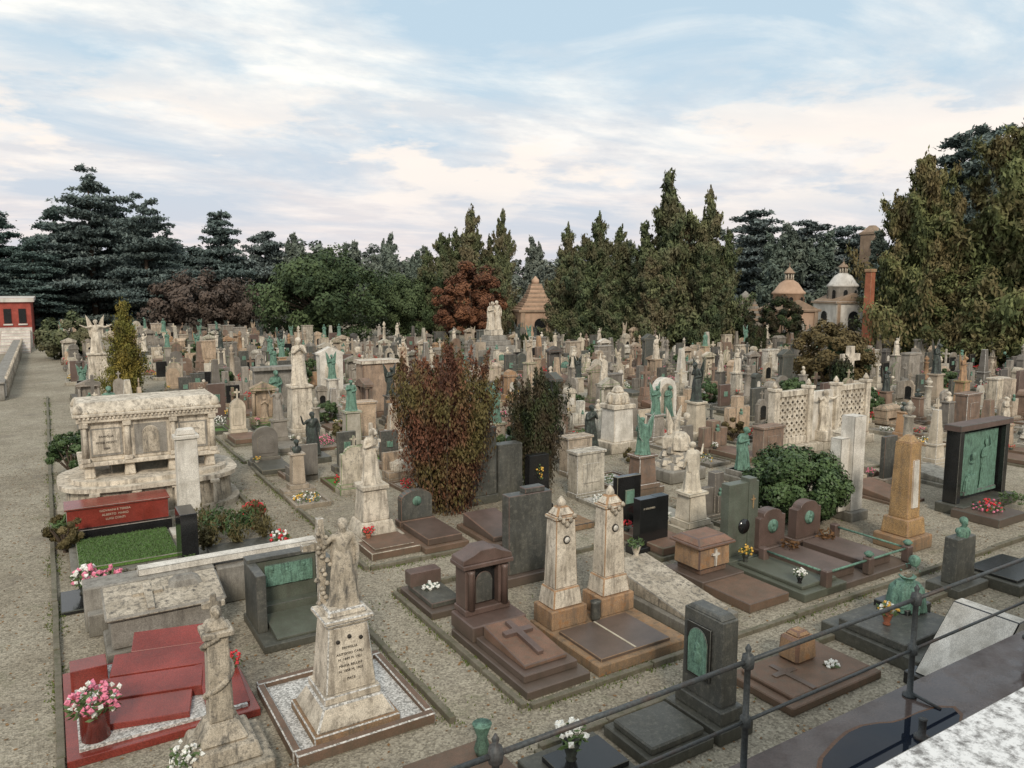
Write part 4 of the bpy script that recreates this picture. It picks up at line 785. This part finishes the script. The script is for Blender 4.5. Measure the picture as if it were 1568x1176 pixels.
put(sprays(6.1,1.8,F_THU,120,420,.034,1,.72,.34,.42,.085),"thuja_shrub",(11.2,22.6,0))
put(sprays(4.7,.95,F_CYP,80,420,.032,2,.85,.3,.45,.12),"cypress_shrub",(15.3,23.2,0))
put(conifer(6.4,1.35,F_GOLD,170,.05,3,.75,ntop=2,spread=.15,dens=110),"golden_cypress",(4.4,56.5,0))
put(bushm(1.5,1.25,F_BUSH,4,30000,.045,120),"round_bush",(20.1,15.4,0))
bm_=bushm(2.6,3.3,F_CYP,5,14000,.11,80);x,y=84.3*.93,68.2*.93;put(bm_,"topiary_bush",(x,y,0));put(bm_,"topiary_bush",(74.8*.95,67.4*.95,0),1,sc=.85)
put(bushm(2.6,2.5,F_BRN,6,14000,.09,70),"brown_shrub",(47.7,34.2,0));put(bushm(1.8,2.0,F_MAG,16,12000,.08,70),"evergreen_shrub",(49.8,34.5,0))
put(bushm(.7,.6,F_BUSH,7,6000,.04,40),"round_bush",(.55,38.5,0));put(bushm(.8,.85,F_BUSH,8,6000,.045,40),"round_bush",(.5,34.5,0));put(bushm(.5,.55,F_BRN,9,4000,.035,30),"brown_shrub",(.05,24.4,0))
put(bushm(1.7,1.4,F_CON,10,9000,.09,60),"evergreen_shrub",(1.8,92,0),sc=1.7)
put(bushm(.35,.3,F_BUSH,11,2500,.03,20),"round_bush",(1.0,10.3,0))
SB=bushm(.9,.9,F_BUSH,12,5000,.06,40);SC=sprays(3.2,.5,F_CYP,40,150,.05,13,.9,.2,.6,.15);SR=bushm(.6,.6,F_BRN,14,3000,.05,30)
for i in range(110):
    a=R.uniform(24,95);bb=R.uniform(8,min(95,a*1.5+10))
    if blocked(bb,a):continue
    put(R.choice([SB,SB,SC,SR]),"evergreen_shrub",(bb,a,0),R.uniform(0,6),sc=R.uniform(.5,1.2))
# ------------------------------------------------------------ sky, sun, camera
SUNAZ=math.radians(205);SUNEL=math.radians(34)
w=bpy.data.worlds.new("World");sc.world=w;w.use_nodes=True;nt=w.node_tree;bg=nt.nodes["Background"]
sk=N(nt,"ShaderNodeTexSky");sk.sky_type='NISHITA';sk.sun_disc=False;sk.sun_elevation=SUNEL;sk.sun_rotation=SUNAZ;sk.dust_density=3
tc=N(nt,"ShaderNodeTexCoord");sx=N(nt,"ShaderNodeSeparateXYZ");L(nt,tc.outputs["Generated"],sx.inputs[0])
ad=N(nt,"ShaderNodeMath",operation='ADD');L(nt,sx.outputs[2],ad.inputs[0]);ad.inputs[1].default_value=.13
mx=N(nt,"ShaderNodeMath",operation='MAXIMUM');L(nt,ad.outputs[0],mx.inputs[0]);mx.inputs[1].default_value=.05
dv=[]
for i in(0,1):
    d=N(nt,"ShaderNodeMath",operation='DIVIDE');L(nt,sx.outputs[i],d.inputs[0]);L(nt,mx.outputs[0],d.inputs[1]);dv.append(d.outputs[0])
cb=N(nt,"ShaderNodeCombineXYZ");L(nt,dv[0],cb.inputs[0]);L(nt,dv[1],cb.inputs[1])
mp=N(nt,"ShaderNodeMapping");mp.inputs["Rotation"].default_value=(0,0,math.radians(40));mp.inputs["Scale"].default_value=(.85,1.25,1);mp.inputs["Location"].default_value=(3.1,1.7,0);L(nt,cb.outputs[0],mp.inputs[0])
n1=N(nt,"ShaderNodeTexNoise");n1.inputs["Scale"].default_value=.9;n1.inputs["Detail"].default_value=8;n1.inputs["Roughness"].default_value=.6;n1.inputs["Distortion"].default_value=.5;L(nt,mp.outputs[0],n1.inputs["Vector"])
K=10.0
def kc(*c):return tuple(x*K for x in c)
sky=mix(nt,.9,sk.outputs[0],kc(.58,.74,.86))
mask=ramp(nt,n1.outputs["Fac"],.38,.56)
cl=mix(nt,ramp(nt,noise(nt,mp.outputs[0],2.4,6,.6),.40,.60),kc(.74,.79,.83),kc(1.05,1.04,.99))
sky=mix(nt,mask,sky,cl)
hz=ramp(nt,sx.outputs[2],.0,.24,(1,1,1),(0,0,0));hm=N(nt,"ShaderNodeMath",operation='MULTIPLY');L(nt,hz,hm.inputs[0]);hm.inputs[1].default_value=.88
hc=mix(nt,ramp(nt,n1.outputs["Fac"],.4,.62),kc(.72,.69,.74),kc(.90,.78,.75))
sky=mix(nt,hm.outputs[0],sky,hc)
cb2=N(nt,"ShaderNodeMapping");cb2.inputs["Scale"].default_value=(2.4,2.4,9.0);cb2.inputs["Location"].default_value=(.9,1.3,.5);L(nt,tc.outputs["Generated"],cb2.inputs[0])
pf=ramp(nt,noise(nt,cb2.outputs[0],1.7,7,.58),.50,.56)
band=N(nt,"ShaderNodeMapRange");band.interpolation_type='SMOOTHSTEP';band.inputs[1].default_value=.06;band.inputs[2].default_value=.14;L(nt,sx.outputs[2],band.inputs[0])
band2=N(nt,"ShaderNodeMapRange");band2.interpolation_type='SMOOTHSTEP';band2.inputs[1].default_value=.28;band2.inputs[2].default_value=.16;L(nt,sx.outputs[2],band2.inputs[0])
m1=N(nt,"ShaderNodeMath",operation='MULTIPLY');L(nt,band.outputs[0],m1.inputs[0]);L(nt,band2.outputs[0],m1.inputs[1]);m3=N(nt,"ShaderNodeMath",operation='MULTIPLY');L(nt,m1.outputs[0],m3.inputs[0]);L(nt,pf,m3.inputs[1])
m4=N(nt,"ShaderNodeMath",operation='MULTIPLY');L(nt,m3.outputs[0],m4.inputs[0]);m4.inputs[1].default_value=.9
sky=mix(nt,m4.outputs[0],sky,kc(1.04,.95,.87))
L(nt,sky,bg.inputs[0]);bg.inputs[1].default_value=.1
sd=bpy.data.lights.new("sun","SUN");sd.energy=2.2;sd.angle=math.radians(11);sd.color=(1,.90,.76);so=bpy.data.objects.new("sun",sd);COL.objects.link(so)
dirv=Vector((math.sin(SUNAZ)*math.cos(SUNEL),math.cos(SUNAZ)*math.cos(SUNEL),math.sin(SUNEL)));so.rotation_euler=dirv.to_track_quat('Z','Y').to_euler()
cd=bpy.data.cameras.new("camera");cd.sensor_width=36;cd.lens=26.68;cd.clip_end=5000;co=bpy.data.objects.new("camera",cd);co.location=(0,0,7.5);co.rotation_euler=(math.radians(90-7.3),0,-YAW);COL.objects.link(co);sc.camera=co
sc.view_settings.view_transform='Standard';sc.view_settings.look='None';sc.view_settings.exposure=0
